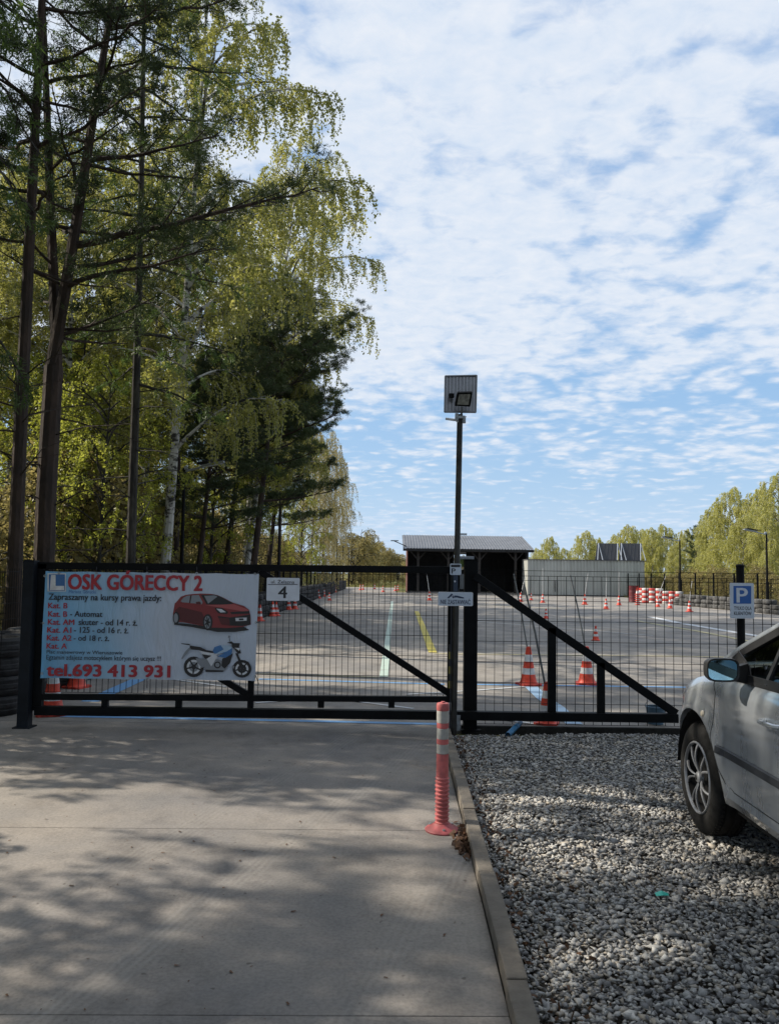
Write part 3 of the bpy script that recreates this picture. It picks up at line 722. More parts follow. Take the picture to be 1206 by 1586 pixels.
# ================================================================== LAMP POLE at the gate
def near_lamp():
    d = 7.30; base = at(702, 1131, d); top = at(712, 642, d)
    t = thing('solar_lamp_pole', 'thin black pole with grey solar panel and floodlight beside the gate', 'lamp post', (base.x, d, 0))
    tx = top.x-base.x; H = top.z
    b = MB(); b.tube([(0, 0, 0), (tx*.5, 0, H*.5), (tx, 0, H)], .028, 16); b.build('pole', mat('pole_steel', (.035, .033, .03), .45, .3, .4, 5), t, smooth=True)
    def L(x, y, off=0): q = at(x, y, d+off); return Vector((q.x-base.x, off, q.z))
    # panel seen from behind, tilted towards the sun
    c0 = L(688, 638, -.02); c1 = L(736.5, 638.5, -.02); c2 = L(738, 582, .10); c3 = L(689, 583, .10)
    nrm = (c1-c0).cross(c3-c0).normalized()
    b = MB(); b.prism([c0, c1, c2, c3], nrm*-.012); pn = b.build('solar_panel', mat('panel_back', (.20, .21, .23), .45, .3, .1, 10), t)
    ux = (c1-c0); uy = (c3-c0)
    for i in range(9):
        b = MB(); s = c0+ux*(.06+.11*i)+nrm*.003; b.bar(s+uy*.02, s+uy*.98, .010, .006, up=nrm); b.build('rib', mat('panel_rib', (.30, .31, .34), .4, .4), t)
    for p_, q_ in ((c0, c1), (c1, c2), (c2, c3), (c3, c0)):
        b = MB(); b.bar(p_+nrm*.002, q_+nrm*.002, .012, .018, up=nrm); b.build('frame', mat('panel_frame', (.16, .17, .18), .4, .5), t)
    b = MB(); q = L(694.5, 611, .0); b.box(q.x, q.x+.05, -.03, .012, q.z-.03, q.z+.005); b.build('junction_box', black, t)
    # floodlight
    f = [L(704, 629, -.10), L(728, 630, -.10), L(731.5, 607.5, -.16), L(708, 608, -.16)]
    n2 = (f[1]-f[0]).cross(f[3]-f[0]).normalized()
    b = MB(); b.prism(f, n2*-.045); fl = b.build('floodlight', black, t, bevel=.003)
    cen = sum(f, Vector())/4
    fi = [cen+(p-cen)*.74+n2*.002 for p in f]; b = MB(); b.poly(fi); b.build('lens', mat('lamp_lens', (.22, .22, .20), .15, 0, .3, 30), fl)
    b = MB(); b.bar(L(715, 632, -.09), L(714, 646, 0), .02, .02); b.build('bracket', galv, t)
    b = MB(); b.box(tx-.045, tx+.045, -.05, .05, H-.045, H-.02); b.box(tx-.05, tx-.02, -.06, -.03, H-.07, H+.0); b.box(tx+.025, tx+.05, -.06, -.02, H-.09, H-.04); b.build('clamp', galv, t)
    b = MB(); a = L(690, 648.5, -.05); c = L(704, 650.5, -.03); b.tube([a, c], .012, 10); b.bar(c, L(712, 655, -.01), .012); b.build('camera_head', white_plastic, t)
    b = MB(); b.bar(L(712, 646, -.01), L(722, 645.5, -.01), .008); b.build('spigot', galv, t)
    # boxes on the pole
    b = MB(); b.box(*sorted((L(711, 900, 0).x, L(717.5, 900, 0).x)), -.05, .0, L(714, 912, 0).z, L(714, 889, 0).z); b.build('control_box', mat('grey_plastic', (.12, .13, .14), .5, 0, .1, 10), t)
    b = MB(); b.box(L(701, 900, 0).x, L(708, 900, 0).x, -.062, -.03, L(704, 916, 0).z, L(704, 890, 0).z); b.build('key_switch', mat('navy_plastic', (.02, .035, .07), .4), t)
    b = MB(); q = L(704, 900.5, -.063); b.lathe([(0, .006), (.009, .004), (.009, 0)], 12, M=Matrix.Translation(q) @ Matrix.Rotation(math.pi/2, 4, 'X')); b.build('key_button', sign_white, t)
    b = MB(); b.tube([(-.035, -.02, .0), (-.033, -.03, .6), (-.03, -.03, 1.5)], .006, 6); b.build('cable', ink, t)
near_lamp()
yb = thing('striped_edge_guard', 'narrow black and yellow striped guard strip on the gate stile', 'guard strip', (at(696.5, 1066, 7.32).x, 7.32, at(696.5, 1066, 7.32).z))
zt = at(696.5, 998, 7.32).z-yb.location.z
yel = mat('hazard_yellow', (.30, .25, .05), .5)
for i in range(6):
    b = MB(); b.box(-.014, .014, -.006, .006, zt*i/6, zt*(i+1)/6-.0005); b.build('stripe', yel if i % 2 == 0 else ink, yb)
gb = thing('green_motor_box', 'small green box with a pale lid behind the top of the gate post', 'box', (at(721, 878, 7.72).x, 7.72, at(721, 878, 7.72).z))
b = MB(); b.box(-.06, .055, -.05, .05, 0, .075); b.build('case', mat('moss_green', (.16, .22, .06), .6, 0, .3, 20), gb, bevel=.004)
b = MB(); b.box(-.078, .075, -.06, .06, .075, .105); b.build('lid', mat('lid_grey', (.30, .32, .36), .5), gb, bevel=.004)
b = MB(); b.tube([(.0, 0, .0), (0, 0, -.12)], .02, 8); b.build('stem', black, gb)
bp = thing('blue_pipe', 'short blue plastic pipe leaning against the foot of the fence', 'pipe', (at(786, 1144, 7.2).x, 7.2, .03))
e = at(805, 1119, 7.56)-Vector(bp.location); n_ = e.normalized()
b = MB(); b.tube([(0, 0, 0), e*.5, e], .026, 16, cap=False); b.tube([e, e*.5, (0, 0, 0)], .0225, 16, cap=False); b.build('tube', mat('pipe_blue', (.03, .16, .32), .4, 0, .15, 12), bp, smooth=True)
b = MB(); b.tube([e*.55, e*.62], .0275, 16, cap=False); b.build('band', mat('pipe_blue_dark', (.02, .10, .22), .5), bp)
# blue bucket behind the fence end
bk = thing('blue_bucket', 'blue grey bucket standing behind the fence near the car front', 'bucket', (at(1020, 1136, 7.9).x, 8.0, 0))
b = MB(); b.lathe([(0, .004), (.075, .004), (.095, .17), (.10, .17), (.10, .18), (.088, .18), (.072, .02), (0, .02)], 20); b.build('shell', mat('bucket_blue', (.08, .15, .22), .5, 0, .1, 9), bk, smooth=True)
b = MB(); b.tube([(.1*math.cos(a), .02, .175+.07*math.sin(a)) for a in [math.pi*k/10 for k in range(11)]], .003, 6); b.build('handle', galv, bk)
# teal scrap
q = ground(1024, 1386, .035); sc = MB()
sc.add([(-.03,-.014,0),(.0,-.02,.006),(.03,-.012,.002),(.034,.01,.004),(.004,.02,.012),(-.028,.014,.003),(0,0,.014)], [(0,1,6),(1,2,6),(2,3,6),(3,4,6),(4,5,6),(5,0,6),(5,4,3,2,1,0)])
o = sc.build('plastic_scrap', mat('teal_plastic', (.03, .42, .34), .35), None, loc=q); tag(o, 'small crumpled teal plastic scrap lying on the gravel', 'litter scrap')

# ================================================================== BOLLARD
def bollard():
    q = ground(684, 1286); t = thing('flexible_bollard', 'faded pink red flexible bollard with grey reflective bands on the driveway', 'bollard', q)
    pink = mat('faded_red_plastic', (.48, .12, .12), .55, 0, .22, 9); pale = mat('dirty_reflective_grey', (.40, .40, .38), .45, 0, .15, 14)
    b = MB(); b.lathe([(0, .0), (.098, 0), (.10, .008), (.09, .018), (.06, .030), (.045, .045), (.0, .045)], 32); b.build('foot', mat('bollard_foot', (.36, .08, .085), .6, 0, .3, 9), t, smooth=True)
    for k in range(3):
        a = 2*math.pi*k/3+.6; b = MB(); b.lathe([(0, .03), (.008, .03), (.009, .014)], 8, M=Matrix.Translation((.075*math.cos(a), .075*math.sin(a), 0))); b.build('bolt', galv, t)
    prof = [(.042, .04)]; z = .05
    while z < .30: prof += [(.042, z), (.0365, z+.004), (.0365, z+.013), (.042, z+.017)]; z += .0235
    prof += [(.036, .31), (.036, .445)]
    b = MB(); b.lathe(prof, 28); b.build('ribbed_tube', pink, t, smooth=True)
    def seg(n, z0, z1, m, r=.0355): b = MB(); b.lathe([(r-.002, z0), (r, z0+.002), (r, z1-.002), (r-.002, z1)], 28); b.build(n, m, t, smooth=True)
    seg('reflective_band', .445, .50, pale); seg('red_band', .50, .53, pink); seg('reflective_band', .53, .592, pale); seg('red_band', .592, .624, pink)
    seg('reflective_band', .624, .695, pale, .0365); b = MB(); b.lathe([(.036, .695), (.038, .70), (.038, .73), (.034, .738), (.012, .740), (.011, .747), (0, .747)], 28); b.build('cap', pink, t, smooth=True)
bollard()
def litter():
    rng = np.random.default_rng(11); n = 170; c = ground(717, 1308)
    r = np.abs(rng.normal(size=n))*.045; Y = c.y + rng.normal(size=n)*.10; X = kx(Y)-.006-np.abs(rng.normal(size=n))*.03
    P_ = np.stack([X, Y, .005+rng.random(n)*.02], 1); M_ = rot_mats(rng, n); s = .012+.012*rng.random(n)
    q = np.array([(-1,-.5,0),(1,-.5,0),(1,.5,0),(-1,.5,0)])
    W = (np.einsum('nij,kj->nki', M_, q)*s[:, None, None]+P_[:, None]).reshape(-1, 3)
    me = raw_mesh('leaf_litter', W, np.arange(n*4), 4, [mat('dead_leaf', (.10, .05, .025), .8, 0, .5, 30)])
    o = bpy.data.objects.new('leaf_litter', me); COL.objects.link(o); tag(o, 'small heap of brown dead leaves between bollard and kerb', 'leaf litter', kind='stuff')
    # crumbs, twigs and leaves scattered on the slab
    n = 260; Y = 1.8+5.7*rng.random(n); X = -3.2+3.55*rng.random(n); P_ = np.stack([X, Y, np.full(n, .003)], 1); s = .003+.006*rng.random(n)**2
    az = rng.random(n)*6.28; q = np.array([(-1.6,-.4,0),(1.4,-.6,.2),(1.2,.6,.1),(-1,.5,.3)])
    c_, s_ = np.cos(az), np.sin(az); Q = np.stack([q[None, :, 0]*c_[:, None]-q[None, :, 1]*s_[:, None], q[None, :, 0]*s_[:, None]+q[None, :, 1]*c_[:, None], np.repeat(q[None, :, 2], n, 0)], -1)*s[:, None, None]+P_[:, None]
    n2 = 420; Y2 = 1.8+5.4*rng.random(n2); X2 = kx(Y2)+.09+np.abs(rng.normal(size=n2))*.12; s2 = .006+.010*rng.random(n2); M2 = rot_mats(rng, n2)
    Q2 = np.einsum('nij,kj->nki', M2, np.array([(-1, -.4, 0), (1, -.5, 0), (1.1, .5, 0), (-.9, .5, 0)]))*s2[:, None, None]+np.stack([X2, Y2, .018+.012*rng.random(n2)], 1)[:, None]
    Q = np.concatenate([Q.reshape(-1, 3), Q2.reshape(-1, 3)]); n += n2
    me = raw_mesh('forest_debris', Q.reshape(-1, 3), np.arange(n*4), 4, [MATS['dead_leaf']])
    o = bpy.data.objects.new('forest_debris', me); COL.objects.link(o); tag(o, 'specks of bark and dead leaves scattered over the driveway and kerb edge', 'debris', kind='stuff')
litter()

# ================================================================== TRAFFIC CONES AND POLES
def cone_proto():
    t = thing('traffic_cone', 'x', 'traffic cone')
    b = MB(); b.prism([(-.14+c[0], -.14+c[1], 0) for c in ((.03,0),(.25,0),(.28,.03),(.28,.25),(.25,.28),(.03,.28),(0,.25),(0,.03))], (0, 0, .028)); b.build('base', cone_dark, t, bevel=.005)
    zs = [.028, .145, .225, .31, .40, .50]; H = .5
    def r(z): return .108-(z/.5)*.078
    nm = ['red_band', 'white_band', 'red_band', 'white_band', 'red_tip']
    for i in range(5):
        b = MB(); pr = [(r(zs[i]), zs[i]), (r(zs[i+1]), zs[i+1])]
        if i == 0: pr = [(.125, .028), (.112, .042)]+pr[0:1]+pr[1:]; pr[2] = (.104, .06)
        if i == 4: pr += [(.022, .502), (.020, .49), (.020, .42)]
        b.lathe(pr, 20); b.build(nm[i], cone_red if i % 2 == 0 else white_plastic, t, smooth=True)
    return t
cone = cone_proto()
cones = [ # px, base py, height, label, group
 (818, 1062, .52, 'left one of the two big cones with poles behind the fence'),
 (908, 1061, .52, 'big red and white cone behind the sloping end brace of the gate'),
 (846, 1122, .42, 'nearest red cone, partly hidden by the first upright of the gate tail'),
 (922, 993, .34, 'small cone standing alone in the middle of the yard'),
 (845, 959, .34, 'small cone hidden behind the upper part of the slanting gate brace'),
 (81, 1108, .52, 'cone with its red base showing below the left end of the banner'),
 (119, 1066, .50, 'red and white cone half hidden by the bottom edge of the banner'),
 (664.7, 931, .5, 'cone with a leaning pole in front of the left half of the dark shed'),
 (806, 933, .5, 'cone with a pole leaning right near the shed corner'),
 (822, 930.5, .42, 'cone without a pole in front of the joint of shed and metal wall'),
 (840, 934.5, .48, 'cone with an upright pole at the left end of the metal wall'),
 (905, 937.5, .55, 'cone with a pole leaning right before the middle of the metal wall'),
 (938, 944.5, .48, 'cone with an upright pole standing nearest in front of the metal wall'),
 (958, 938.5, .5, 'cone with an upright pole before the right third of the metal wall'),
 (1067, 948.5, .48, 'cone with a pole in front of the black tyre wall'),
 (1018, 941, .45, 'cone in front of the painted tyres, next to the barrel'),
 (1037, 943.5, .5, 'cone in front of the right end of the painted tyres'),
]
left_c = [(402, 963, .5), (422, 955.5, .5), (428, 955, .48), (447, 945.5, .5), (456.5, 944.5, .5), (493.5, 928, .5), (501.5, 925, .5), (510, 931, .42), (519, 918.5, .5)]
far_c = [(558, 914, .5), (562, 913.5, .5), (580, 912.5, .5), (593, 917, .5), (612, 915.5, .5), (616, 914.5, .5)]
first = True
for x, y, h, lb in cones:
    place(cone, first, ground(x, y-1), random.uniform(-.5, .5), h/.5, lb, 'traffic cones about the practice yard'); first = False
for x, y, h in left_c: place(cone, False, ground(x, y-1), random.random(), h/.5, 'traffic cone in the row along the foot of the left tyre wall', 'traffic cones along the left tyre wall')
for x, y, h in far_c: place(cone, False, ground(x, y), random.random(), h/.5, 'tiny traffic cone at the far end of the yard left of the shed', 'traffic cones at the far end of the yard')
def pole(x0, y0, x1, y1, lb, r=.011, col=None, zb=.40):
    g_ = ground(x0, y0); base = Vector((g_.x, g_.y, zb*1.0)); top = at(x1, y1, g_.y)
    t = MB(); v = top-base; t.tube([Vector((0, 0, -.1))-v*.0, v*.5, v], [r, r, r*.9], 8)
    o = t.build('slalom_pole', col or mat('pole_grey', (.16, .17, .17), .6), None, smooth=True, loc=base); tag(o, lb, 'pole', 'poles stuck into the traffic cones')
pole(818, 1061, 795, 889, 'grey pole leaning left out of the tall cone left of the tail upright', zb=.5)
pole(846, 1121, 811, 905, 'long grey pole leaning left out of the nearest cone', zb=.41)
pole(908, 1060, 883, 891, 'grey pole leaning left out of the big cone behind the brace', zb=.5)
pw_ = mat('pole_white', (.55, .56, .56), .6)
pole(664.7, 930, 660, 887, 'thin white pole on the cone before the left half of the shed', .016, pw_, .5)
pole(806, 932, 815, 888, 'pale pole leaning right at the shed corner', .016, pw_, .5)
for x, y, tx, ty, lb in ((840, 933, 840, 880, 'white pole on the cone at the left end of the metal wall'), (905, 936, 910, 888, 'white pole leaning right before the middle of the metal wall'), (938, 943, 939, 886, 'white upright pole nearest before the metal wall'), (958, 937, 958, 886, 'white upright pole before the right third of the metal wall'), (1067, 947, 1071, 900, 'white pole on the cone before the black tyre wall'), (1018, 940, 1030, 893, 'white pole leaning right above the painted tyres')):
    pole(x, y, tx, ty, lb, .013, pw_, .48)

# ================================================================== TYRES
def tyre_proto(name, m, lab, R0=.31, n=22):
    b = MB(); b.lathe([(.19, .03), (.22, .0), (.27, .0), (.298, .03), (.305, .06), (.296, .068), (.296, .078), (.305, .086), (.305, .12), (.296, .128), (.298, .165), (.27, .195), (.22, .195), (.19, .165), (.20, .15), (.275, .11), (.275, .08), (.20, .045)], n, close=True)
    o = b.build(name, m, None, smooth=True); tag(o, lab, 'tyre'); return o
blk = tyre_proto('tyre', rubber, 'x'); gry = tyre_proto('tyre', rubber_grey, 'x')
_k = .72
trd = tyre_proto('tyre', mat('tyre_paint_red', (.45, .05, .04), .6, 0, .2, 6), 'x', n=16); twt = tyre_proto('tyre', mat('tyre_paint_white', (.55, .54, .53), .6, 0, .2, 6), 'x', n=16)
used = set()
def put(proto, loc, lab, grp):
    o = proto if proto.name not in used else proto.copy()
    if proto.name not in used: used.add(proto.name)
    else: COL.objects.link(o)
    o.location = loc; o.rotation_euler = (0, 0, random.uniform(0, 6.28)); o['label'] = lab
    if 'painted' in lab: o.scale = (.68, .68, .72); o['category'] = 'tyre'; o['group'] = grp
y = 8.15; n_t = 0; rest = MB()
while y < 74:
    hh = 4 if random.random() < .7 else 3
    if y < 12: hh = 4
    for k in range(hh):
        p = Vector((-4.32 + random.uniform(-.03, .03) + (.22 if y < 8.5 else 0), y+random.uniform(-.03, .03), k*.196))
        lay = ('bottom', 'second lowest', 'third', 'topmost')[k]
        if y < 46: put(blk, p, 'black tyre in the '+lay+' layer of the wall along the left yard edge', 'tyres in the '+lay+' layer of the left tyre wall'); n_t += 1
        else: rest.lathe([(.2, .19), (.28, .19), (.3, .15), (.3, .04), (.28, .0)], 10, M=Matrix.Translation(p))
    y += .64
o = rest.build('tyre_wall_far_end', rubber, None, smooth=True); tag(o, 'far end of the black tyre wall where single tyres blur together', 'tyre wall', kind='stuff')
a, c = ground(1052, 937), ground(1215, 952.5)
L_ = (c-a).length; k = 0
n = int((L_+7)/.63); dirv = (c-a).normalized()
for i in range(n):
    p0 = a + dirv*(.63*i)
    for kk in range(3 if i % 5 else 2):
        put(gry, (p0.x+random.uniform(-.04, .04), p0.y+random.uniform(-.04, .04), kk*.196), 'weathered grey tyre in the '+('bottom', 'middle', 'top')[kk]+' layer of the wall behind the parking sign', 'tyres in the '+('bottom', 'middle', 'top')[kk]+' layer of the right tyre wall')
a, c = ground(999, 934), ground(1052, 936)
for row, off in ((0, 0), (1, .42)):
    for i in range(6):
        p0 = a + (c-a)*(i/5.1)+Vector((random.uniform(-.04, .04), off, 0))
        for kk in range(6-(i//3)):
            red_ = (kk+i+row) % 2 == 0
            put(trd if red_ else twt, (p0.x+random.uniform(-.02, .02), p0.y, kk*.142), ('red' if red_ else 'white')+' painted tyre in the checkered stacks right of the dark red barrel', ('red' if red_ else 'white')+' painted tyres at the back corner of the yard')
# barrel and cone stack
g0 = ground(981, 933); t = thing('steel_barrel', 'dark red steel barrel at the right end of the metal wall', 'barrel', g0)
b = MB(); b.lathe([(0, 0), (.29, 0), (.30, .02), (.29, .04), (.29, .3), (.305, .32), (.29, .34), (.29, .62), (.305, .64), (.29, .66), (.29, .95), (.30, .97), (.28, .97), (.28, .95), (0, .95)], 24); b.build('drum', mat('barrel_red', (.10, .012, .018), .5, 0, .3, 6), t, smooth=True)
b = MB(); b.lathe([(0, .965), (.03, .965), (.03, .95)], 10, M=Matrix.Translation((.15, 0, 0))); b.build('bung', galv, t)
g0 = ground(987, 937); t = thing('stacked_cones', 'tall stack of red and white cones leaning by the red barrel', 'cone stack', g0)
for k in range(6):
    z = k*.11
    b = MB(); b.box(-.13, .13, -.13, .13, z, z+.02); b.lathe([(.11, z+.02), (.085, z+.12)], 12); b.build('cone_base', cone_dark, t)
    b = MB(); b.lathe([(.10, z+.06), (.07, z+.20)], 12); b.build('white_band', white_plastic, t)
b = MB(); b.lathe([(.07, .72), (.028, .98), (0, .98)], 12); b.build('red_tip', cone_red, t)

# ================================================================== SHED
def shed():
    D = 60.0
    gl = at(630, 918, D); gr = at(818, 921, D); x0, x1 = gl.x, gr.x
    t = thing('open_shed', 'black open fronted shed with a grey corrugated metal roof', 'shed', (x0, D, 0))
    Wd = x1-x0; dep = 5.0; zf = at(640, 850, D).z; zb = zf+1.15
    blk_ = mat('shed_black_boards', (.010, .010, .011), .75, 0, .4, 3); brn = mat('shed_brown_boards', (.10, .035, .025), .8, 0, .3, 3)
    pn = mat('shed_posts', (.03, .026, .024), .8, 0, .3, 4)
    for i in range(int(Wd/.55)+1):
        xa = i*.55; xb = min(xa+.535, Wd)
        if xb <= xa: continue
        wx0, wx1 = at(711, 860, D).x-x0, at(731, 860, D).x-x0
        b = MB()
        if xa < wx1 and xb > wx0: b.box(xa, xb, dep-.06, dep-.02, 0, 1.9)
        else: b.box(xa, xb, dep-.06, dep-.02+.004*(i % 2), 0, zb-.05)
        b.build('plank', blk_, t)
    b = MB(); b.box(.0, wx0-.3, dep-.02, dep+.02, 0, zb-.08); b.box(wx1+.3, Wd, dep-.02, dep+.02, 0, zb-.08); b.box(wx0-.3, wx1+.3, dep-.02, dep+.02, 0, 1.85); b.build('back_board', blk_, t)
    for side, x in ((0, 0), (1, Wd-.04)):
        for i in range(8):
            ya = i*dep/8; b = MB(); b.prism([(x, ya+.005, 0), (x, ya+dep/8-.005, 0), (x, ya+dep/8-.005, zf+(zb-zf)*(ya+dep/8)/dep-.03), (x, ya+.005, zf+(zb-zf)*ya/dep-.03)], (.04, 0, 0)); b.build('plank', brn if side == 0 else blk_, t)
    # roof with ribs
    b = MB(); xs = []; n = 46; ov = .35
    vs = []; prof = []
    for i in range(n):
        xa = -ov+(Wd+2*ov)*i/n; st = (Wd+2*ov)/n
        prof += [(xa, 0), (xa+st*.62, 0), (xa+st*.70, .045), (xa+st*.92, .045)]
    prof.append((Wd+ov, 0))
    sl_ = (zb-zf)/dep
    for yy in (-.45, dep+.2):
        for x, dz in prof: vs.append((x, yy, zf+sl_*yy+.12+dz))
    m = len(prof); b.add(vs, [(i, i+1, m+i+1, m+i) for i in range(m-1)]); b.build('roof', mat('roof_sheet', (.15, .16, .18), .5, .3, .12, 1.5), t)
    b = MB(); b.box(-ov, Wd+ov, -.47, -.43, zf-.18, zf+.02); b.build('fascia', blk_, t)
    b = MB(); b.box(-ov, Wd+ov, -.40, -.36, zf-.05, zf-.02); b.build('gutter', galv, t)
    for px in (647, 694, 742, 798, 816):
        x = at(px, 900, D).x-x0; b = MB(); b.box(x-.09, x+.09, .0, .18, 0, zf); b.build('post', pn, t)
        if px < 816:
            for s in (-1, 1):
                b = MB(); b.bar((x, .09, zf-.85), (x+s*.7, .09, zf-.08), .09); b.build('brace', pn, t)
    b = MB(); b.box(0, Wd, .02, .16, zf-.2, zf); b.build('beam', pn, t)
    a = at(711, 877, D).z; c = at(711, 861, D).z; wx0, wx1 = at(711, 860, D).x-x0, at(731, 860, D).x-x0
    b = MB(); b.box(wx0, wx1, dep-.08, dep-.01, c+.25, c+.6); b.build('window_blind', white_plastic, t)
    b = MB(); b.box(wx0-.3, wx0, dep-.06, dep-.02, 1.9, zb-.05); b.box(wx1, wx1+.3, dep-.06, dep-.02, 1.9, zb-.05); b.box(wx0-.02, wx1+.02, dep-.06, dep-.03, c+.62, zb-.05); b.build('window_frame', blk_, t)
    b = MB(); b.box(0, Wd, -.1, dep, -.02, .09); b.build('floor_slab', conc_yard, t)
    b = MB(); b.box(4.3, 5.0, 3.9, 4.0, zb+.15, zb+.32); b.build('roof_vent', galv, t)
    b = MB(); lx = -.35; b.bar((-.1, .2, zf+.2), (-1.1, .1, zf+.62), .06); b.box(-1.3, -.7, -.1, .2, zf+.58, zf+.64); b.build('lamp_arm', black, t)
    return x1
shed()
def red_marks():
    pass
def container():
    D = 57.5; a = at(817, 921, D); c = at(998, 923.5, D); x0, x1 = a.x, c.x; Wd = x1-x0
    zt = at(900, 868, D).z
    t = thing('metal_storage', 'long light grey corrugated metal storage building with flat top', 'container', (x0, D, 0))
    cm = mat('storage_sheet', (.40, .41, .38), .55, .15, .10, .8, stretch=(1.5, 1, .3))
    for i in range(int(Wd/1.1)):
        xa = Wd*i/int(Wd/1.1); xb = Wd*(i+1)/int(Wd/1.1)-.012; b = MB(); prof = []; n = 5; st = (xb-xa)/n
        for k in range(n): prof += [(xa+k*st, 0), (xa+k*st+st*.45, 0), (xa+k*st+st*.55, .04), (xa+k*st+st*.9, .04)]
        prof.append((xb, 0)); m = len(prof)
        b.add([(x, d_, .08) for x, d_ in prof]+[(x, d_, zt) for x, d_ in prof], [(j, j+1, m+j+1, m+j) for j in range(m-1)]); b.build('wall_panel', cm, t)
    b = MB(); b.box(0, Wd, .05, 2.4, .02, zt-.01); b.build('body', cm, t)
    b = MB(); b.box(-.05, Wd+.05, -.06, 2.5, zt, zt+.05); b.build('roof', mat('roof_dark', (.10, .10, .11), .6), t)
    b = MB(); b.box(0, Wd, -.03, .0, 0, .08); b.build('base_rail', mat('rail_dark', (.03, .03, .03), .8), t)
    for xx in (Wd*.23, Wd*.25): b = MB(); b.box(xx-.02, xx+.02, -.07, -.03, .3, 1.1); b.build('latch_rod', black, t)
    # solar panels standing on the roof, backs towards the gate
    sp_ = [(920, 955), (956, 991)]
    for i, (pa, pb_) in enumerate(sp_):
        A = at(pa, 865, D+.6); B = at(pb_-1, 866, D+.6); top = at(pa+8, 841.5, D+1.5).z
        tt = thing('solar_collector', ('left' if i == 0 else 'right')+' of the two tilted solar panels on the storage roof', 'solar panel', (A.x, D+.4, zt+.05), group='solar panels on the storage roof')
        w = B.x-A.x; h = top-zt-.05
        b = MB(); b.prism([(0+.0, .0, .03), (w, .0, .03), (w+.42, 1.0, h), (.42, 1.0, h)], (0, .03, -.02)); b.build('panel', mat('pv_back', (.02, .022, .028), .5, 0, .1, 3), tt)
        for k in range(7):
            u = k/6; b = MB(); b.bar((w*u, -.012, .03), (w*u+.42, .985, h), .025, .02); b.build('frame_bar', mat('pv_frame', (.045, .048, .055), .5, .3), tt)
        for xx in (.1, w-.1):
            b = MB(); b.bar((xx, -.3, 0), (xx+.40, .94, h), .05); b.build('support_leg', mat('pv_support', (.45, .48, .52), .4, .5), tt)
            b = MB(); b.bar((xx+.4, -.25, 0), (xx+.42, .96, h-.03), .045); b.build('strut', MATS['pv_support'], tt)
container()

# ================================================================== STREET LAMPS IN THE YARD
def lamp_proto():
    t = thing('yard_lamp', 'x', 'lamp post')
    b = MB(); b.tube([(0, 0, 0), (0, 0, 1.0), (0, 0, 4.6)], [.06, .055, .038], 10); b.build('pole', black, t, smooth=True)
    b = MB(); b.tube([(0, 0, 0), (0, 0, 1.7)], .075, 10); b.build('sleeve', black, t, smooth=True)
    b = MB(); b.bar((-.02, 0, 4.5), (.55, 0, 4.66), .05, .05); b.bar((0, 0, 4.60), (.08, 0, 4.62), .1, .1); b.build('arm', galv, t)
    b = MB(); b.bar((.45, 0, 4.66), (1.05, 0, 4.80), .22, .05); b.build('lamp_head', galv, t)
    b = MB(); b.bar((.50, 0, 4.632), (1.0, 0, 4.748), .16, .012); b.build('lens', white_plastic, t)
    b = MB(); b.bar((.35, 0, 4.74), (.95, 0, 4.86), .40, .02); b.build('solar_plate', MATS['pv_back'], t)
    return t
lp = lamp_proto(); first = True
for px, py, Y, rz, lb in ((286, 724, 20.5, 0, 'yard lamp with its arm to the right in front of the white birch trunk'), (434, 752, 33, 0, 'thin yard lamp post among the pine trunks before the weeping birches'),
        (522, 834, 66, 0, 'first and tallest of four distant lamp posts in a row below the weeping birch'), (531.5, 846, 76, 0, 'second of the four distant lamp posts in a row, left to right'), (540.5, 851.5, 86, 0, 'third of the four distant lamp posts in a row, left to right'), (548.5, 857.5, 98, 0, 'last and smallest of the four distant lamp posts in a row'),
        (1052, 836, 45, math.pi, 'yard lamp right of the storage building with its arm pointing left'), (1186, 825, 36, math.pi, 'tall yard lamp above the parking sign with its arm pointing left')):
    top = at(px, py, Y); h = top.z
    place(lp, first, (top.x, Y, 0), rz, (1, 1, h/4.62), lb); first = False

# ================================================================== SIDE FENCES
def long_fence(name, label, x, y0, y1, h, step, fine):
    t = thing(name, label, 'fence', (x, y0, 0)); y = 0
    while y <= y1-y0+.01:
        b = MB(); b.box(-.035, .035, y-.035, y+.035, 0, h+.12); b.build('fence_post', black, t); y += step
    i = 0; y = 0
    while y < y1-y0-.5:
        dn = fine if y+y0 < 28 else fine*3
        w = wiremesh(y+.04, y+step-.04, .06, h, 0, dn, .2, .0026 if y+y0 < 28 else .004, axis='y').build('wire_panel', black, t); w['kind'] = 'stuff'; y += step
    return t
long_fence('side_fence', 'black mesh fence with posts behind the left tyre wall', -4.8, 7.8, 77.8, 1.5, 2.5, .06)
long_fence('boundary_fence', 'black mesh fence with posts behind the right tyre wall', 17.6, 22.0, 62, 1.62, 2.5, .06)
lf = thing('short_fence', 'short black mesh fence left of the gate catch post', 'fence', (-4.8, 7.62, 0))
w = wiremesh(.0, 1.05, .06, 1.5, 0, .06, .2).build('wire_mesh', black, lf); w['kind'] = 'stuff'
b = MB(); b.box(-.03, .03, -.03, .03, 0, 1.6); b.build('fence_post', black, lf)
for i in range(1):
    pass

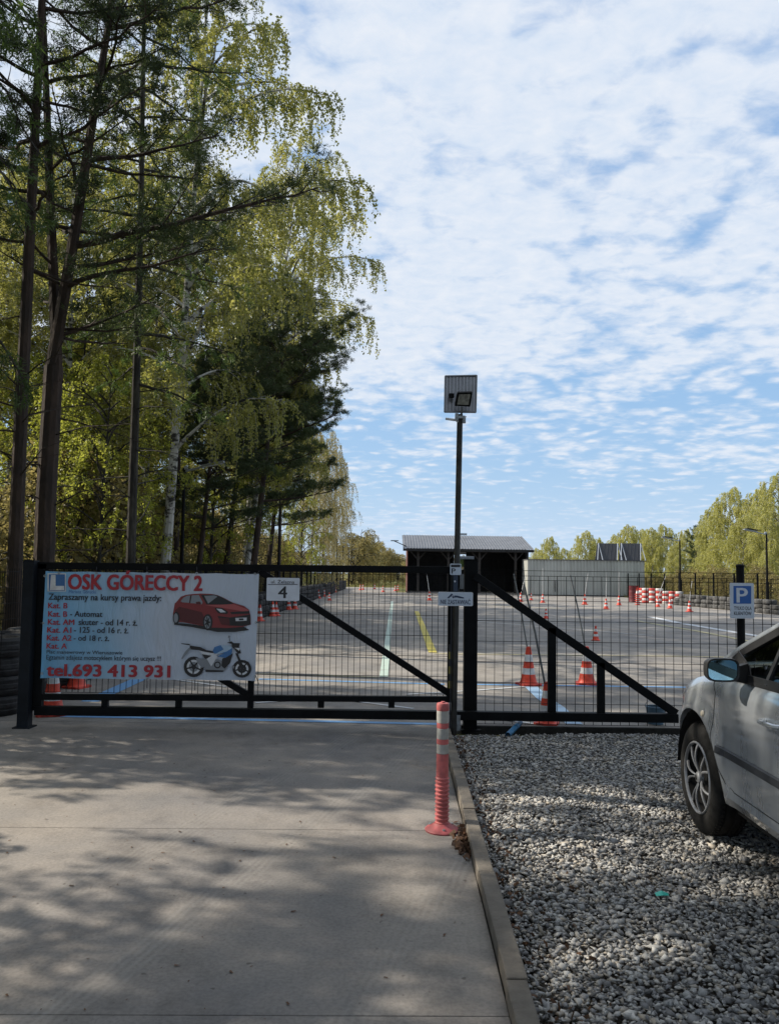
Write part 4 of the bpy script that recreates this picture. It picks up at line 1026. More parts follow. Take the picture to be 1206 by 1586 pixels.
# ================================================================== TREES
bark_pine = mat('pine_bark', (.028, .020, .016), .95, 0, 0, 7, .8, 22, col2=(.055, .036, .027), thr=(.42, .62), stretch=(1, 1, .35))
bark_dark = mat('dark_bark', (.022, .020, .017), .95, 0, 0, 8, .8, 24, col2=(.06, .054, .044), thr=(.42, .62), stretch=(1, 1, .3))
bark_birch = mat('birch_bark', (.42, .41, .38), .8, 0, 0, 3.2, .3, 30, col2=(.03, .028, .025), thr=(.50, .58), stretch=(1, 1, 1.6))
needle = leaf_mat('pine_needles', (.028, .046, .018), (.075, .105, .034), .3)
larchm = leaf_mat('larch_needles', (.05, .085, .02), (.11, .17, .035), .45)
birchl = leaf_mat('birch_leaves', (.25, .26, .055), (.45, .43, .12), .6)
birchb = leaf_mat('birch_leaves_brown', (.24, .20, .07), (.44, .37, .14), .55)
lime = leaf_mat('fresh_green_leaves', (.29, .32, .04), (.47, .48, .08), .62)

def norm(v): return v/np.maximum(np.linalg.norm(v, axis=-1, keepdims=True), 1e-9)
class Tree:
    def __init__(s, seed): s.rng = np.random.default_rng(seed); s.mb = MB(); s.pts = []; s.dirs = []; s.strands = []
    def limb(s, p, az, el, L, r, n=6, curve=0.0, wob=.08, sides=5, droop=0.0):
        rng = s.rng; pts = [np.array(p, float)]; e = el
        for i in range(n):
            e += curve/n + droop*(i/n)/n; a = az + rng.normal()*wob; az = az + rng.normal()*wob*.6
            d = np.array([math.cos(a)*math.cos(e), math.sin(a)*math.cos(e), math.sin(e)+rng.normal()*wob*.4])
            pts.append(pts[-1]+d*L/n)
        rad = [r*(1-.82*i/n) for i in range(n+1)]
        s.mb.tube(pts, rad, sides, cap=False); return np.array(pts), az
    @staticmethod
    def along(pts, t):
        n = len(pts)-1; f = min(max(t, 0), .999)*n; i = int(f); p = pts[i]+(pts[i+1]-pts[i])*(f-i); d = pts[i+1]-pts[i]; return p, d/np.linalg.norm(d)
    def trunk(s, H, r, lean=(0, 0), wander=.05, sides=10, z0=0, p0=None, flare=True, taper=.9):
        rng = s.rng; n = 12; p = np.array(p0 if p0 is not None else (0, 0, 0.0), float); pts = [p.copy()]
        w = rng.normal(size=2)*wander
        for i in range(n):
            w += rng.normal(size=2)*wander*.5; p = p + np.array([lean[0]/n+w[0]*.3, lean[1]/n+w[1]*.3, H/n]); pts.append(p.copy())
        rad = [max(r*(1-taper*(i/n)**1.1), .012) for i in range(n+1)]
        if flare: rad[0] *= 1.25
        s.mb.tube(pts, rad, sides, cap=False); return np.array(pts), rad

def finish(T, name, bark, leafm, V, nper, label, cat='tree'):
    t = thing(name, label, cat)
    T.mb.build('trunk', bark, t, smooth=True)
    me = raw_mesh('crown', V, np.arange(len(V)), nper, [leafm]); o = bpy.data.objects.new('crown', me); COL.objects.link(o); o.parent = t
    return t
def tufts(P_, D_, rng, k, L, W, spread):
    n = len(P_); P_ = np.repeat(P_, k, 0); D_ = np.repeat(D_, k, 0); n = len(P_)
    d = norm(D_+rng.normal(size=(n, 3))*spread); s = norm(np.cross(d, rng.normal(size=(n, 3))))
    l = L*(.6+.7*rng.random((n, 1))); w = W*(.7+.6*rng.random((n, 1)))
    b = P_+rng.normal(size=(n, 3))*.025
    return np.stack([b-s*w/2, b+s*w/2, b+d*l], 1).reshape(-1, 3)
def leaves(P_, rng, L, W, droop=.6):
    n = len(P_); d = rng.normal(size=(n, 3)); d[:, 2] -= droop; d = norm(d); s = norm(np.cross(d, rng.normal(size=(n, 3))))
    l = L*(.6+.8*rng.random((n, 1))); w = W*(.6+.8*rng.random((n, 1)))
    return np.stack([P_, P_+d*l*.5-s*w/2, P_+d*l, P_+d*l*.5+s*w/2], 1).reshape(-1, 3)

def pine(seed, H, r, cb, Lmax, n_limbs=30, lean=(0, 0), bias=0.0, fork=None, extra=(), dead=8, mat_=None, nm='pine_tree', dens=1.0, sag=0.0, twig=1.0, puffy=True):
    T = Tree(seed); rng = T.rng; PP = []; DD = []
    leaders = []
    if fork:
        fz = fork[0]; tp, tr = T.trunk(fz, r, (0, 0), .02, taper=.12); T.mb.m  # lower stem
        for lx, ly, hh, rr_ in fork[1]: leaders.append(T.trunk(hh, rr_, (lx, ly), .04, 8, p0=tp[-1]-np.array([-np.sign(lx)*-.07, 0, .25]), flare=False)[0])
        tw = tp
    else:
        tp, tr = T.trunk(H, r, lean, .05); leaders = [tp]
    def dress(pts, az, L, lr):
        ns = max(5, int(L*3.9*dens))
        for j in range(ns):
            t = .22+.78*(j+rng.random()*.6)/ns; p, d = T.along(pts, t); sgn = 1 if j % 2 else -1
            sl_ = (.35+.55*(1-t))*min(L, 3.2)*.5*(.7+.6*rng.random()); a2 = math.atan2(d[1], d[0])+sgn*(.5+.6*rng.random())
            q, _ = T.limb(p, a2, .05+.35*rng.random()-sag, sl_, lr*.32, 3, .4-sag*1.5, .12, 3)
            nt = max(2, int(sl_*6))
            if puffy:
                np_ = max(2, int(sl_*5.2+.8))
                for m_ in range(np_):
                    tt = 1-.62*m_/max(np_, 1)*rng.random()**.4; pp, dd = T.along(q, tt); c_ = pp+rng.normal(size=3)*np.array([.10, .10, .04])+np.array([0, 0, .05]); rr_ = .13+.07*rng.random()
                    k_ = int(11*twig*dens); dv = norm(rng.normal(size=(k_, 3))+np.array([0, 0, .45])+dd*.5)
                    for dq in dv: PP.append(c_+dq*rr_*(.15+.85*rng.random())*np.array([1.15, 1.15, .6])); DD.append(dq)
                continue
            for m_ in range(nt):
                tt = .15+.85*(m_+rng.random())/nt; pp, dd = T.along(q, tt)
                a3 = math.atan2(dd[1], dd[0])+rng.normal()*.9; tl = .12+.22*rng.random(); ev = .3+.4*rng.normal()-sag*1.6
                dd2 = np.array([math.cos(a3)*math.cos(ev), math.sin(a3)*math.cos(ev), math.sin(ev)])
                for w_ in range(int(4*twig)):
                    PP.append(pp+dd2*tl*(.25+.75*w_/3.0)); DD.append(dd2)
            PP.append(q[-1]); DD.append(norm(q[-1]-q[-2]))
    for li, tp_ in enumerate(leaders):
        nl = n_limbs//len(leaders)
        z0 = tp_[0][2]; z1 = tp_[-1][2]; cbz = max(cb, z0+.3)
        for i in range(nl):
            f = (i+rng.random()*.5)/nl; z = cbz+(z1-cbz)*f**.85; tt = (z-z0)/(z1-z0); p, d = T.along(tp_, tt)
            shape = math.sin(math.pi*(.22+.74*f))**.7; az = 2.39996*i+rng.normal()*.3+li*1.3
            L = Lmax*shape*(.65+.5*rng.random())*(1+bias*math.cos(az)); el = .05+.7*f+.15*rng.normal()-sag*.4; lr = .012+.012*L*(1-.5*f)
            pts, a = T.limb(p, az, el, L, lr, 8, .25-sag, .17, 5, droop=-.2*sag); dress(pts, a, L, lr)
        PP.append(tp_[-1]); DD.append(np.array([0, 0, 1.0]))
    for z, az, L, el in extra:
        tp_ = leaders[-1]; z0, z1 = tp_[0][2], tp_[-1][2]; p, d = T.along(tp_, (z-z0)/(z1-z0)); lr = .018+.010*L
        pts, a = T.limb(p, R(az), R(el), L, lr, 10, .15, .12, 6); dress(pts, a, L, lr)
    for i in range(dead):
        z = .35*cb+.65*cb*rng.random() if not fork else 1.8+(fork[0]-1.8)*rng.random(); base_ = tp; p, d = T.along(base_, (z-base_[0][2])/(base_[-1][2]-base_[0][2]))
        pts, a = T.limb(p, rng.random()*6.28, .15+rng.normal()*.3, .6+1.3*rng.random(), .016, 4, -.2, .15, 4)
        q, _ = T.limb(pts[2], a+.7, .2, .5, .008, 2, 0, .1, 3)
    V = tufts(np.array(PP), np.array(DD), rng, 6 if puffy else 9, .10, .015, .7)
    return finish(T, nm, bark_pine if nm == 'pine_tree' else bark_dark, mat_ or needle, V, 3, 'x')

def birch(seed, H, r, cb, Lmax, n_limbs=28, lean=(0, 0), bias=0.0, leafm=None, nm='birch_tree', hang=1.2, lsize=.055, dens=1.0, up=.9, bark=None, stems=1):
    T = Tree(seed); rng = T.rng; PP = []
    for st in range(stems):
        ln = lean if stems == 1 else (lean[0]+rng.normal()*H*.16, lean[1]+rng.normal()*H*.16)
        tp, tr = T.trunk(H*(1 if st == 0 else .75+.2*rng.random()), r, ln, .06 if stems == 1 else .05)
        for i in range(n_limbs//stems):
            nl = n_limbs//stems
            f = (i+rng.random()*.6)/nl; z = cb+(tp[-1][2]-cb)*f**.9; p, d = T.along(tp, z/tp[-1][2]); az = 2.39996*i+rng.normal()*.35+st
            shape = math.sin(math.pi*(.20+.76*f))**.75; L = Lmax*shape*(.7+.45*rng.random())*(1+bias*math.cos(az)); lr = .012+.011*L
            pts, a = T.limb(p, az, up-.25*rng.random()+.25*f, L, lr, 7, -.5, .09, 5, droop=-1.4)
            ns = max(5, int(L*3.4*dens))
            for j in range(ns):
                t = .25+.75*(j+rng.random()*.5)/ns; p2, d2 = T.along(pts, t); a2 = math.atan2(d2[1], d2[0])+(1 if j % 2 else -1)*(.4+.8*rng.random())
                sl_ = (.45+.6*(1-t))*(.6+.7*rng.random())*min(1, L/2.5+.3); q, _ = T.limb(p2, a2, .5-.5*rng.random(), sl_, .009, 3, -.8, .15, 3, droop=-1.5)
                for k in range(3):
                    tt = .35+.65*(k+rng.random()*.7)/3; p3, d3 = T.along(q, tt); hl = hang*(.35+.9*rng.random()**1.3)
                    drift = rng.normal(size=2)*.12; e_ = p3+np.array([drift[0]*hl+d3[0]*.18, drift[1]*hl+d3[1]*.18, -hl*.9])
                    mid = (p3+e_)/2+np.array([d3[0]*.12, d3[1]*.12, .08]); T.mb.tube([p3, mid, e_], [.004, .003, .002], 3, cap=False)
                    nlv = int(hl*24*dens)+3; u = rng.random(nlv); w = np.where(u < .5, 1, 0)[:, None]; uu = np.where(u < .5, u*2, u*2-1)[:, None]
                    PP.append(np.where(w > 0, p3+(mid-p3)*uu, mid+(e_-mid)*uu)+rng.normal(size=(nlv, 3))*.035)
                nlv = int(14*dens); uu = rng.random((nlv, 1)); PP.append(q[1]+(q[-1]-q[1])*uu+rng.normal(size=(nlv, 3))*.05)
    V = leaves(np.concatenate(PP), rng, lsize, lsize*.75)
    return finish(T, nm, bark or bark_birch, leafm or birchl, V, 4, 'x')

def put_tree(src, px, Y, rz, sc, lb, grp=None, first=False, X=None):
    x = at(px, 880, Y).x if X is None else X
    return place(src, first, (x, Y, -.07), rz, sc, lb, grp)

# --- near trees, each its own shape
pineF = pine(21, 14, .17, 5.2, 2.5, 40, bias=.0, fork=(4.9, [(-1.0, .3, 10.5, .10), (1.3, -.2, 10.0, .11)]), extra=[(5.4, 12, 1.9, 24), (6.9, 8, 4.3, 14), (6.2, -12, 2.6, 12), (8.3, 15, 2.4, 20)], dead=9)
put_tree(pineF, 68, 12.4, 0, 1, 'big reddish pine whose trunk forks in two above the left end of the banner', first=True)
pineS = pine(33, 16, .115, 6.0, 2.5, 38, bias=.0, dead=10)
put_tree(pineS, 22, 11.3, .6, 1, 'straight mossy pine trunk leftmost in the photo, left of the forked pine', first=True)
larch = pine(45, 18, .105, 5.2, 2.2, 58, bias=.1, dead=12, mat_=larchm, nm='larch_tree', sag=.5, dens=.85, puffy=False)
put_tree(larch, 203, 15.0, 0, 1, 'tall straight dark larch trunk above the middle of the banner', first=True)
birchA = birch(5, 18, .14, 4.5, 4.0, 38, lean=(1.0, 0), bias=.15, dens=1.5, lsize=.075)
put_tree(birchA, 252, 19.5, 0, 1, 'birch with a thick black and white trunk left of the yard lamp', first=True)
birchB = birch(8, 19.5, .14, 5.0, 4.0, 40, lean=(2.7, .3), bias=.15, dens=1.3, lsize=.085, hang=1.4)
put_tree(birchB, 375, 30, 0, .97, 'tall birch with a pale upper stem rising above the dark pine boughs', first=True)
pineC = pine(57, 12.5, .15, 4.4, 2.9, 42, lean=(1.0, 0), bias=.3, dead=9, dens=1.2, twig=1.3)
put_tree(pineC, 343, 28.5, 0, .85, 'dark pine with reddish trunk right of the yard lamp', first=True)
put_tree(pineC, 385, 26.5, .2, .9, 'dark pine with puffy boughs reaching furthest right before the sky')
put_tree(pineC, 410, 33, .35, .8, 'dark spreading pine nearest the open sky, before the weeping birches')
put_tree(pineC, 300, 22, -.4, .62, 'leaning pine just right of the yard lamp pole')
put_tree(pineS, 272, 24, 2.0, .85, 'thin dark pine trunk between the birch trunk and the yard lamp')
put_tree(pineS, 432, 37, 1.2, .8, 'thin bare lower trunk with dead side branches at the right end of the pines')
put_tree(birchA, 215, 24.5, -.3, .72, 'birch standing behind the straight larch')
put_tree(larch, 118, 21, 2.2, .62, 'smaller larch behind the forked pine')
put_tree(birchB, 372, 35, 1.0, .9, 'slim birch trunk behind the dark pines, under their boughs')
put_tree(pineC, 385, 42, .1, .9, 'distant dark pine behind the spreading pine')
# weeping birches further off
birchW = birch(14, 13, .12, 1.6, 2.6, 40, bias=.1, leafm=birchb, hang=2.0, lsize=.075)
put_tree(birchW, 500, 60, 0, .95, 'weeping birch with brownish hanging twigs at the edge of the tree row', first=True)
put_tree(birchW, 480, 52, 1.4, .85, 'yellow green birch left of the brownish weeping birch')
put_tree(birchW, 515, 74, 2.4, 1.02, 'far weeping birch just behind the last tree of the row')
# fresh green young tree showing yellow green between the trunks
limeT = birch(18, 8.5, .07, 1.0, 2.6, 34, leafm=lime, hang=.6, lsize=.08, nm='young_tree', bark=bark_dark, dens=1.1)
put_tree(limeT, 325, 27.5, 0, 1, 'young tree with bright yellow green leaves behind the yard lamp', first=True)
put_tree(limeT, 150, 24, 2.0, 1.15, 'young yellow green tree glowing between the forked pine and the larch')
put_tree(limeT, 150, 17.5, .9, .75, 'young tree between the forked pine and the larch')
put_tree(limeT, 465, 50, 1.0, .8, 'bright green young tree under the pines at the end of the row')
spruce = pine(77, 15, .13, 4.3, 2.5, 56, bias=.1, dead=4, mat_=larchm, nm='spruce_tree', sag=.75, dens=1.1, puffy=False)
place(spruce, True, (-5.3, 6.9, -.07), .4, 1, 'spruce whose drooping boughs hang into the top left corner')
# unseen trees: left ones shade the driveway; behind and right, added to dim skylight
for (x, y, src, rz, sc) in ((-8.8, 3.1, pineC, .6, 1.05), (-6.4, 2.2, pineC, 2.6, .95), (-10.5, 4.6, pineS, 2.0, 1.0), (-12.5, 1.0, birchB, 1.0, .8), (-8.6, 8.9, pineC, 1.0, .95), (-11.5, 10.2, birchB, 2.0, .7),
        (-5.8, -.6, birchB, 2.0, .8), (-8.5, -2.5, pineC, 1.0, 1.1), (-6.0, -5.0, birchA, 2.4, .9), (-3.0, -9.5, pineC, 2.4, 1.1), (1.5, -11.0, birchB, 4.0, .9), (6.0, -9.0, pineC, 4.4, 1.1), (9.5, -5.5, birchA, 3.0, .9),
        (-3.8, -6.5, pineC, 0, 1.2), (3.5, -7.0, pineC, 3.3, 1.3), (-8.0, -6.0, pineC, 5.0, 1.3), (-.5, -13, pineC, 1, 1.4), (12.5, -6.5, pineC, .7, 1.3), (-7.2, 3.9, limeT, .4, .75), (-6.0, 2.6, limeT, 2.4, .6), (-7.6, 8.1, limeT, 1.4, .8), (-6.1, 7.9, limeT, 3.4, .55), (-7.4, 5.3, limeT, 5.4, .42), (8.6, 1.5, pineC, .7, 1.1), (9.5, 5.0, birchA, 1.7, .8), (12.0, 8.0, pineC, 4.7, 1.1)):
    put_tree(src, 0, y, rz, sc, 'unseen tree giving shade on the driveway or added to dim the sky light', 'trees beside the driveway outside the view', X=x)
# the wood behind
rng = np.random.default_rng(99)
wood = [(birchA, .85), (limeT, 1.1), (birchB, .8), (larch, .75), (limeT, 1.3), (pineS, .8), (birchA, .95), (birchW, .9)]
LB = {birchA.name: 'birch in the mass of trees behind the front row', birchB.name: 'birch in the mass of trees behind the front row', limeT.name: 'fresh green young tree in the mass behind the front row', larch.name: 'larch in the mass of trees behind the front row', pineS.name: 'slim pine in the mass of trees behind the front row', birchW.name: 'birch in the mass of trees behind the front row'}
k = 0
for X0, Ys, dx in ((-10.4, np.arange(22, 62, 4.6), 1.2), (-16, np.arange(20, 66, 10.0), 1.8)):
    for yy in Ys:
        src, sc = wood[k % len(wood)]; k += 1
        x = X0+rng.normal()*dx*.6
        place(src, False, (x, yy+rng.normal()*.8, -.07), rng.random()*6.28, sc*(.60+.25*rng.random()), LB[src.name], LB[src.name].replace('birch in', 'birches in').replace('tree in', 'trees in'))
# bushes and undergrowth
bush = birch(61, 3.2, .03, .2, 1.6, 40, leafm=birchb, hang=.5, lsize=.08, nm='bush', bark=bark_dark, stems=5, dens=.9, up=.8)
bush['category'] = 'bush'
for i, (px, yy, src, sc) in enumerate(((40, 19, limeT, .8), (90, 24, limeT, .9), (180, 29, birchB, .6), (10, 24, birchB, .62), (130, 34, birchA, .7), (165, 28, birchB, .9), (0, 22, birchA, .8), (110, 20, birchA, .72))):
    put_tree(src, px, yy, i*1.3, sc, (('young green tree behind the leftmost pine trunk' if px < 60 else 'young green tree just right of the forked pine trunk') if src is limeT else 'slender birch deep in the wood behind the left trunks'), 'trees deep in the wood at the left')
first = True
for i in range(30):
    yy = 11+i*1.9; x = -7.6-2.2*(i % 2)-1.1*rng.random()
    place(bush, first, (x, yy, -.1), rng.random()*6.28, .9+.6*rng.random(), 'twiggy bush in the undergrowth below the left tree row', 'bushes below the left tree row'); first = False
    bush['category'] = 'bush'
for x, y_, s in ((570, 118, 1.9), (583, 128, 2.3), (556, 105, 2.2), (600, 150, 2.1), (612, 160, 1.9), (545, 96, 2.2)):
    place(bush, False, (at(x, 890, y_).x, y_, -.1), rng.random()*6.28, s, 'brown hazy bush at the far end of the yard left of the shed', 'brown bushes at the far end of the yard')
# trees beyond the shed and along the right
nR = 0
birchR = birch(71, 11, .10, .8, 2.9, 46, hang=1.5, lsize=.10, leafm=leaf_mat('far_birch_leaves', (.38, .38, .10), (.60, .58, .19), .6), dens=1.2)
first = True
for px, top, Y, lb in ((1206, 735, 58, 'tallest birch at the right edge behind the yard lamp'), (1175, 765, 62, 'birch left of the tallest one at the right edge'), (1130, 760, 64, 'pointed birch with a separate top right of the lone lamp'), (1105, 790, 68, 'lower birch at the left end of the tall right group'), (1150, 800, 56, 'birch in front within the tall right group'), (1190, 800, 54, 'birch at the right edge directly behind the parking sign lamp')):
    h = at(px, top, Y).z; place(birchR, first, (at(px, 890, Y).x, Y, -.1), rng.random()*6.28, (h/11, h/11, h/10.8), lb, 'birches behind the right fence'); first = False
for px, top, Y, sc in ((850, 833, 95, 1), (833, 850, 100, 1), (905, 824, 98, 1), (925, 835, 104, 1), (972, 815, 90, 1), (990, 822, 96, 1), (1010, 820, 88, 1), (1030, 815, 92, 1), (1060, 822, 86, 1), (1082, 828, 80, 1), (955, 830, 100, 1), (1045, 845, 75, 1), (875, 850, 110, 1), (890, 862, 90, 1), (1095, 842, 72, 1), (940, 845, 96, 1)):
    h = at(px, top, Y).z; place(birchR, False, (at(px, 890, Y).x, Y, -.1), rng.random()*6.28, (h/10, h/10, h/10.8), 'distant birch in the low line of trees beyond the storage building', 'distant trees beyond the storage building')
place(pineC, False, (at(1075, 890, 76).x, 76, -.1), .5, (.5, .5, .52), 'dark pine among the distant birches behind the lone lamp')
for i in range(14):
    yy = 30+i*2.6; place(bush, False, (19.5+rng.random()*2, yy, -.1), rng.random()*6.28, .5+.3*rng.random(), 'low brown bush along the outside of the right fence', 'bushes outside the right fence')
for i in range(16):
    place(bush, False, (-6+i*3.1+rng.random()*2, 112+rng.random()*16, -.1), rng.random()*6.28, 1.1+.5*rng.random(), 'low brown bush in the thicket beyond the shed', 'bushes beyond the shed')
# dry grass strips
def grass():
    rng = np.random.default_rng(5); P_ = []
    n = 9000; x = -5.0-4.5*rng.random(n)**1.5; y = 7.5+45*rng.random(n)**1.4; P_.append(np.stack([x, y, np.full(n, -.07)], 1))
    n = 6000; x = 17.2+4.5*rng.random(n); y = 22+42*rng.random(n); P_.append(np.stack([x, y, np.full(n, -.07)], 1))
    n = 5000; x = -6+26*rng.random(n); y = 82+30*rng.random(n); P_.append(np.stack([x, y, np.full(n, -.07)], 1))
    P_ = np.concatenate(P_); n = len(P_); h = .12+.25*rng.random(n); a = rng.random(n)*6.28; w = .02+.02*rng.random(n)
    s = np.stack([np.cos(a), np.sin(a), np.zeros(n)], 1)*w[:, None]; tp = P_+np.stack([rng.normal(size=n)*.08, rng.normal(size=n)*.08, h], 1)
    V = np.stack([P_-s, P_+s, tp], 1).reshape(-1, 3)
    me = raw_mesh('grass', V, np.arange(n*3), 3, [leaf_mat('dry_grass', (.10, .12, .03), (.28, .24, .11), .4, False)])
    o = bpy.data.objects.new('grass', me); COL.objects.link(o); tag(o, 'dry yellowish grass along the verges outside the fences', 'grass', kind='stuff')
grass()

# ================================================================== CAR
def build_car():
    paintm = bpy.data.materials.new('silver_paint'); paintm.use_nodes = True
    N = paintm.node_tree.nodes; L = paintm.node_tree.links; bs = N['Principled BSDF']
    bs.inputs['Metallic'].default_value = .65; bs.inputs['Coat Weight'].default_value = 1.0; bs.inputs['Coat Roughness'].default_value = .05
    tc = N.new('ShaderNodeTexCoord'); mp = N.new('ShaderNodeMapping'); mp.inputs['Scale'].default_value = (3, 6, .7); L.new(tc.outputs['Object'], mp.inputs[0])
    n = N.new('ShaderNodeTexNoise'); n.inputs['Scale'].default_value = 2.2; n.inputs['Detail'].default_value = 5; L.new(mp.outputs[0], n.inputs[0])
    r = N.new('ShaderNodeValToRGB'); e = r.color_ramp.elements; e[0].position = .38; e[0].color = (.46, .50, .55, 1); e[1].position = .68; e[1].color = (.55, .59, .63, 1)
    L.new(n.outputs[0], r.inputs[0]); L.new(r.outputs[0], bs.inputs['Base Color'])
    mr = N.new('ShaderNodeMapRange'); L.new(n.outputs[0], mr.inputs[0]); mr.inputs['From Min'].default_value = .35; mr.inputs['From Max'].default_value = .7; mr.inputs['To Min'].default_value = .26; mr.inputs['To Max'].default_value = .38
    L.new(mr.outputs[0], bs.inputs['Roughness'])
    glass = bpy.data.materials.new('car_glass'); glass.use_nodes = True
    N = glass.node_tree.nodes; L = glass.node_tree.links
    for q in list(N): N.remove(q)
    out = N.new('ShaderNodeOutputMaterial'); tr = N.new('ShaderNodeBsdfTransparent'); tr.inputs[0].default_value = (.22, .27, .26, 1); gl = N.new('ShaderNodeBsdfGlossy'); gl.inputs['Roughness'].default_value = .02
    fr = N.new('ShaderNodeFresnel'); fr.inputs[0].default_value = 1.55; mx = N.new('ShaderNodeMixShader'); L.new(fr.outputs[0], mx.inputs[0]); L.new(tr.outputs[0], mx.inputs[1]); L.new(gl.outputs[0], mx.inputs[2]); L.new(mx.outputs[0], out.inputs[0])
    trim = mat('car_trim', (.018, .019, .021), .5, 0, .2, 10); mould = mat('car_moulding', (.045, .05, .06), .55, 0, .2, 6); inner = mat('car_interior', (.03, .032, .035), .8)
    seatm = mat('car_seats', (.05, .055, .065), .9); mirror = mat('mirror_glass', (.50, .85, .98), .03, 1.0); rimm = mat('wheel_silver', (.27, .28, .30), .4, .5, .1, 20); under = mat('car_underside', (.008, .008, .008), .9)
    X0 = 1.795; HW = .875
    th = R(-2.0)
    t = thing('parked_car', 'silver grey hatchback parked on the gravel with its front towards the fence', 'car')
    # local frame: x lateral (left side = -HW), y forward, origin below the middle of the front axle
    cth, sth = math.cos(th), math.sin(th)
    t.location = (X0+.02+HW*cth, 4.62+HW*sth, .006); t.rotation_euler = (0, 0, th)
    I = np.interp
    def hw(s):      # half width at widest height
        f = 0.0
        if s > .0: f = .44*(s/.86)**2.5
        if s < -2.75: f = .30*((-2.75-s)/.62)**2.2
        return HW-f
    def zsh(s): return float(I(s, [-3.36, -3.2, -2.6, -1.4, -.6, -.25, 0, .3, .55, .72, .82, .86], [.86, .99, 1.0, .985, .97, .955, .915, .845, .765, .695, .625, .57]))
    def inset(s, z):
        zz = z/ .62
        if z < .62: v = .055*((.62-z)/.34)**2*.75
        else: zr = max(zsh(s)-.10, .5); v = .03*((z-.62)/.38)**2 if z > .62 else 0; v += .045*max(0, (z-zr)/.10)**2.2
        return v
    def arch(s, c): 
        d = s-c; return .33+math.sqrt(max(.388**2-d*d, 0)) if abs(d) < .388 else 0
    def zlow(s):
        base = .285 if -3.0 < s < .45 else float(I(s, [-3.36, -3.0, .45, .86], [.36, .29, .26, .24]))
        return max(base, arch(s, 0), arch(s, -2.61))
    ss = set(np.round(np.linspace(-3.36, .86, 86), 4))
    for c in (0, -2.61):
        for a in np.linspace(0, math.pi, 25): ss.add(round(c+.388*math.cos(a), 4))
        ss.add(round(c+.3885, 4)); ss.add(round(c-.3885, 4))
    ss = sorted(ss); nz = 14
    def side_pt(s, v):
        z = zlow(s)+(zsh(s)-zlow(s))*v
        flare = 0
        for c in (0, -2.61):
            dd = math.hypot(s-c, z-.33); flare = max(flare, .018*math.exp(-((dd-.40)/.05)**2))
        sill = .02*math.exp(-((z-.335)/.035)**2) if -2.15 < s < -.42 else 0
        return hw(s)-inset(s, z)+flare+sill, z
    body = MB(); glassb = MB()
    for sg in (-1, 1):
        vs = []
        for s in ss:
            for j in range(nz+1):
                x, z = side_pt(s, j/nz); vs.append((sg*x, s, z))
        fs = []; m = nz+1
        for i in range(len(ss)-1):
            for j in range(nz):
                f = (i*m+j, (i+1)*m+j, (i+1)*m+j+1, i*m+j+1); fs.append(f if sg > 0 else f[::-1])
        body.add(vs, fs)
        # wheel arch lips and returns
        for c in (0, -2.61):
            q = []
            for k in range(19):
                a = math.pi*k/18*1.0; s = c+.388*math.cos(a); z = .33+.388*math.sin(a)
                if z < .3: continue
                x = hw(s)-inset(s, z)+.016; q.append((s, z, x))
            vs = []; 
            for s, z, x in q: vs += [(sg*x, s, z), (sg*(x-.05), s, z)]
            body.add(vs, [(2*k, 2*k+2, 2*k+3, 2*k+1) for k in range(len(q)-1)])
    # hood, roof: from shoulder to centre
    def ztop(s): return float(I(s, [-3.36, -3.25, -3.0, -2.6, -2.2, -1.6, -1.2, -.95, -.6, -.2, .0, .3, .55, .72, .82, .86], [.90, 1.04, 1.30, 1.445, 1.49, 1.51, 1.475, 1.40, 1.235, 1.03, .985, .91, .83, .76, .685, .62]))
    def zc(s): return float(I(s, [-3.2, -3.05, -2.7, -2.2, -1.6, -1.3, -1.05, -.85, -.45, -.2], [1.0, 1.12, 1.34, 1.42, 1.435, 1.415, 1.36, 1.285, 1.115, .985]))
    def xc(s, z): return hw(s)-.055-max(0, z-.98)*.36
    hs = [s for s in np.linspace(-.2, .86, 26)]; vs = []; m = 13
    for s in hs:
        x0, z0 = side_pt(s, 1)
        for k in range(m):
            u = -1+2*k/(m-1); bulge = 1-abs(u)**2.6; vs.append((u*x0, s, z0+(ztop(s)-z0)*bulge))
    body.add(vs, [(i*m+k, i*m+k+1, (i+1)*m+k+1, (i+1)*m+k) for i in range(len(hs)-1) for k in range(m-1)])
    us = np.linspace(-3.3, -.2, 64); vs = []; m = 17
    fb, fg = [], []
    for s in us:
        z0 = max(zc(s), 1.0 if s < -3.1 else 0); x0 = xc(s, z0)
        for k in range(m):
            u = -1+2*k/(m-1); zt_ = ztop(s); bulge = 1-abs(u)**2.4; vs.append((u*x0, s, z0+(zt_-z0)*bulge))
    for i in range(len(us)-1):
        sm = (us[i]+us[i+1])/2
        for k in range(m-1):
            f = (i*m+k, i*m+k+1, (i+1)*m+k+1, (i+1)*m+k); um = abs(-1+2*(k+.5)/(m-1))
            if (sm > -1.08 and um < .93 and sm < -.26) or (sm < -2.95 and sm > -3.22 and um < .8): fg.append(f)
            else: fb.append(f)
    body.add(vs, fb); 
    ws = MB(); ws.add(vs, fg)
    # front and rear ends
    for s, sg in ((.86, 1), (-3.36, -1)):
        x0 = hw(s); vs = []
        z0, z1 = zlow(s), zsh(s)
        for v in np.linspace(0, 1, 8):
            for u in np.linspace(-1, 1, 13):
                z = z0+(z1-z0)*v; x = (hw(s)-inset(s, z))*u; vs.append((x, s+sg*.075*(1-u*u)+sg*.03*math.sin(math.pi*v), z+(ztop(s)-z1)*(1-abs(u)**2.6)*v))
        body.add(vs, [(i*13+k, i*13+k+1, (i+1)*13+k+1, (i+1)*13+k) for i in range(7) for k in range(12)])
    bo = body.build('body', paintm, t, smooth=True)
    ws.build('windshield', glass, t, smooth=True)
    # underside
    b = MB(); b.box(-.62, .62, -3.2, .75, .2, .55); b.box(-.80, .80, -2.2, -.42, .24, .40); b.build('underside', under, t)
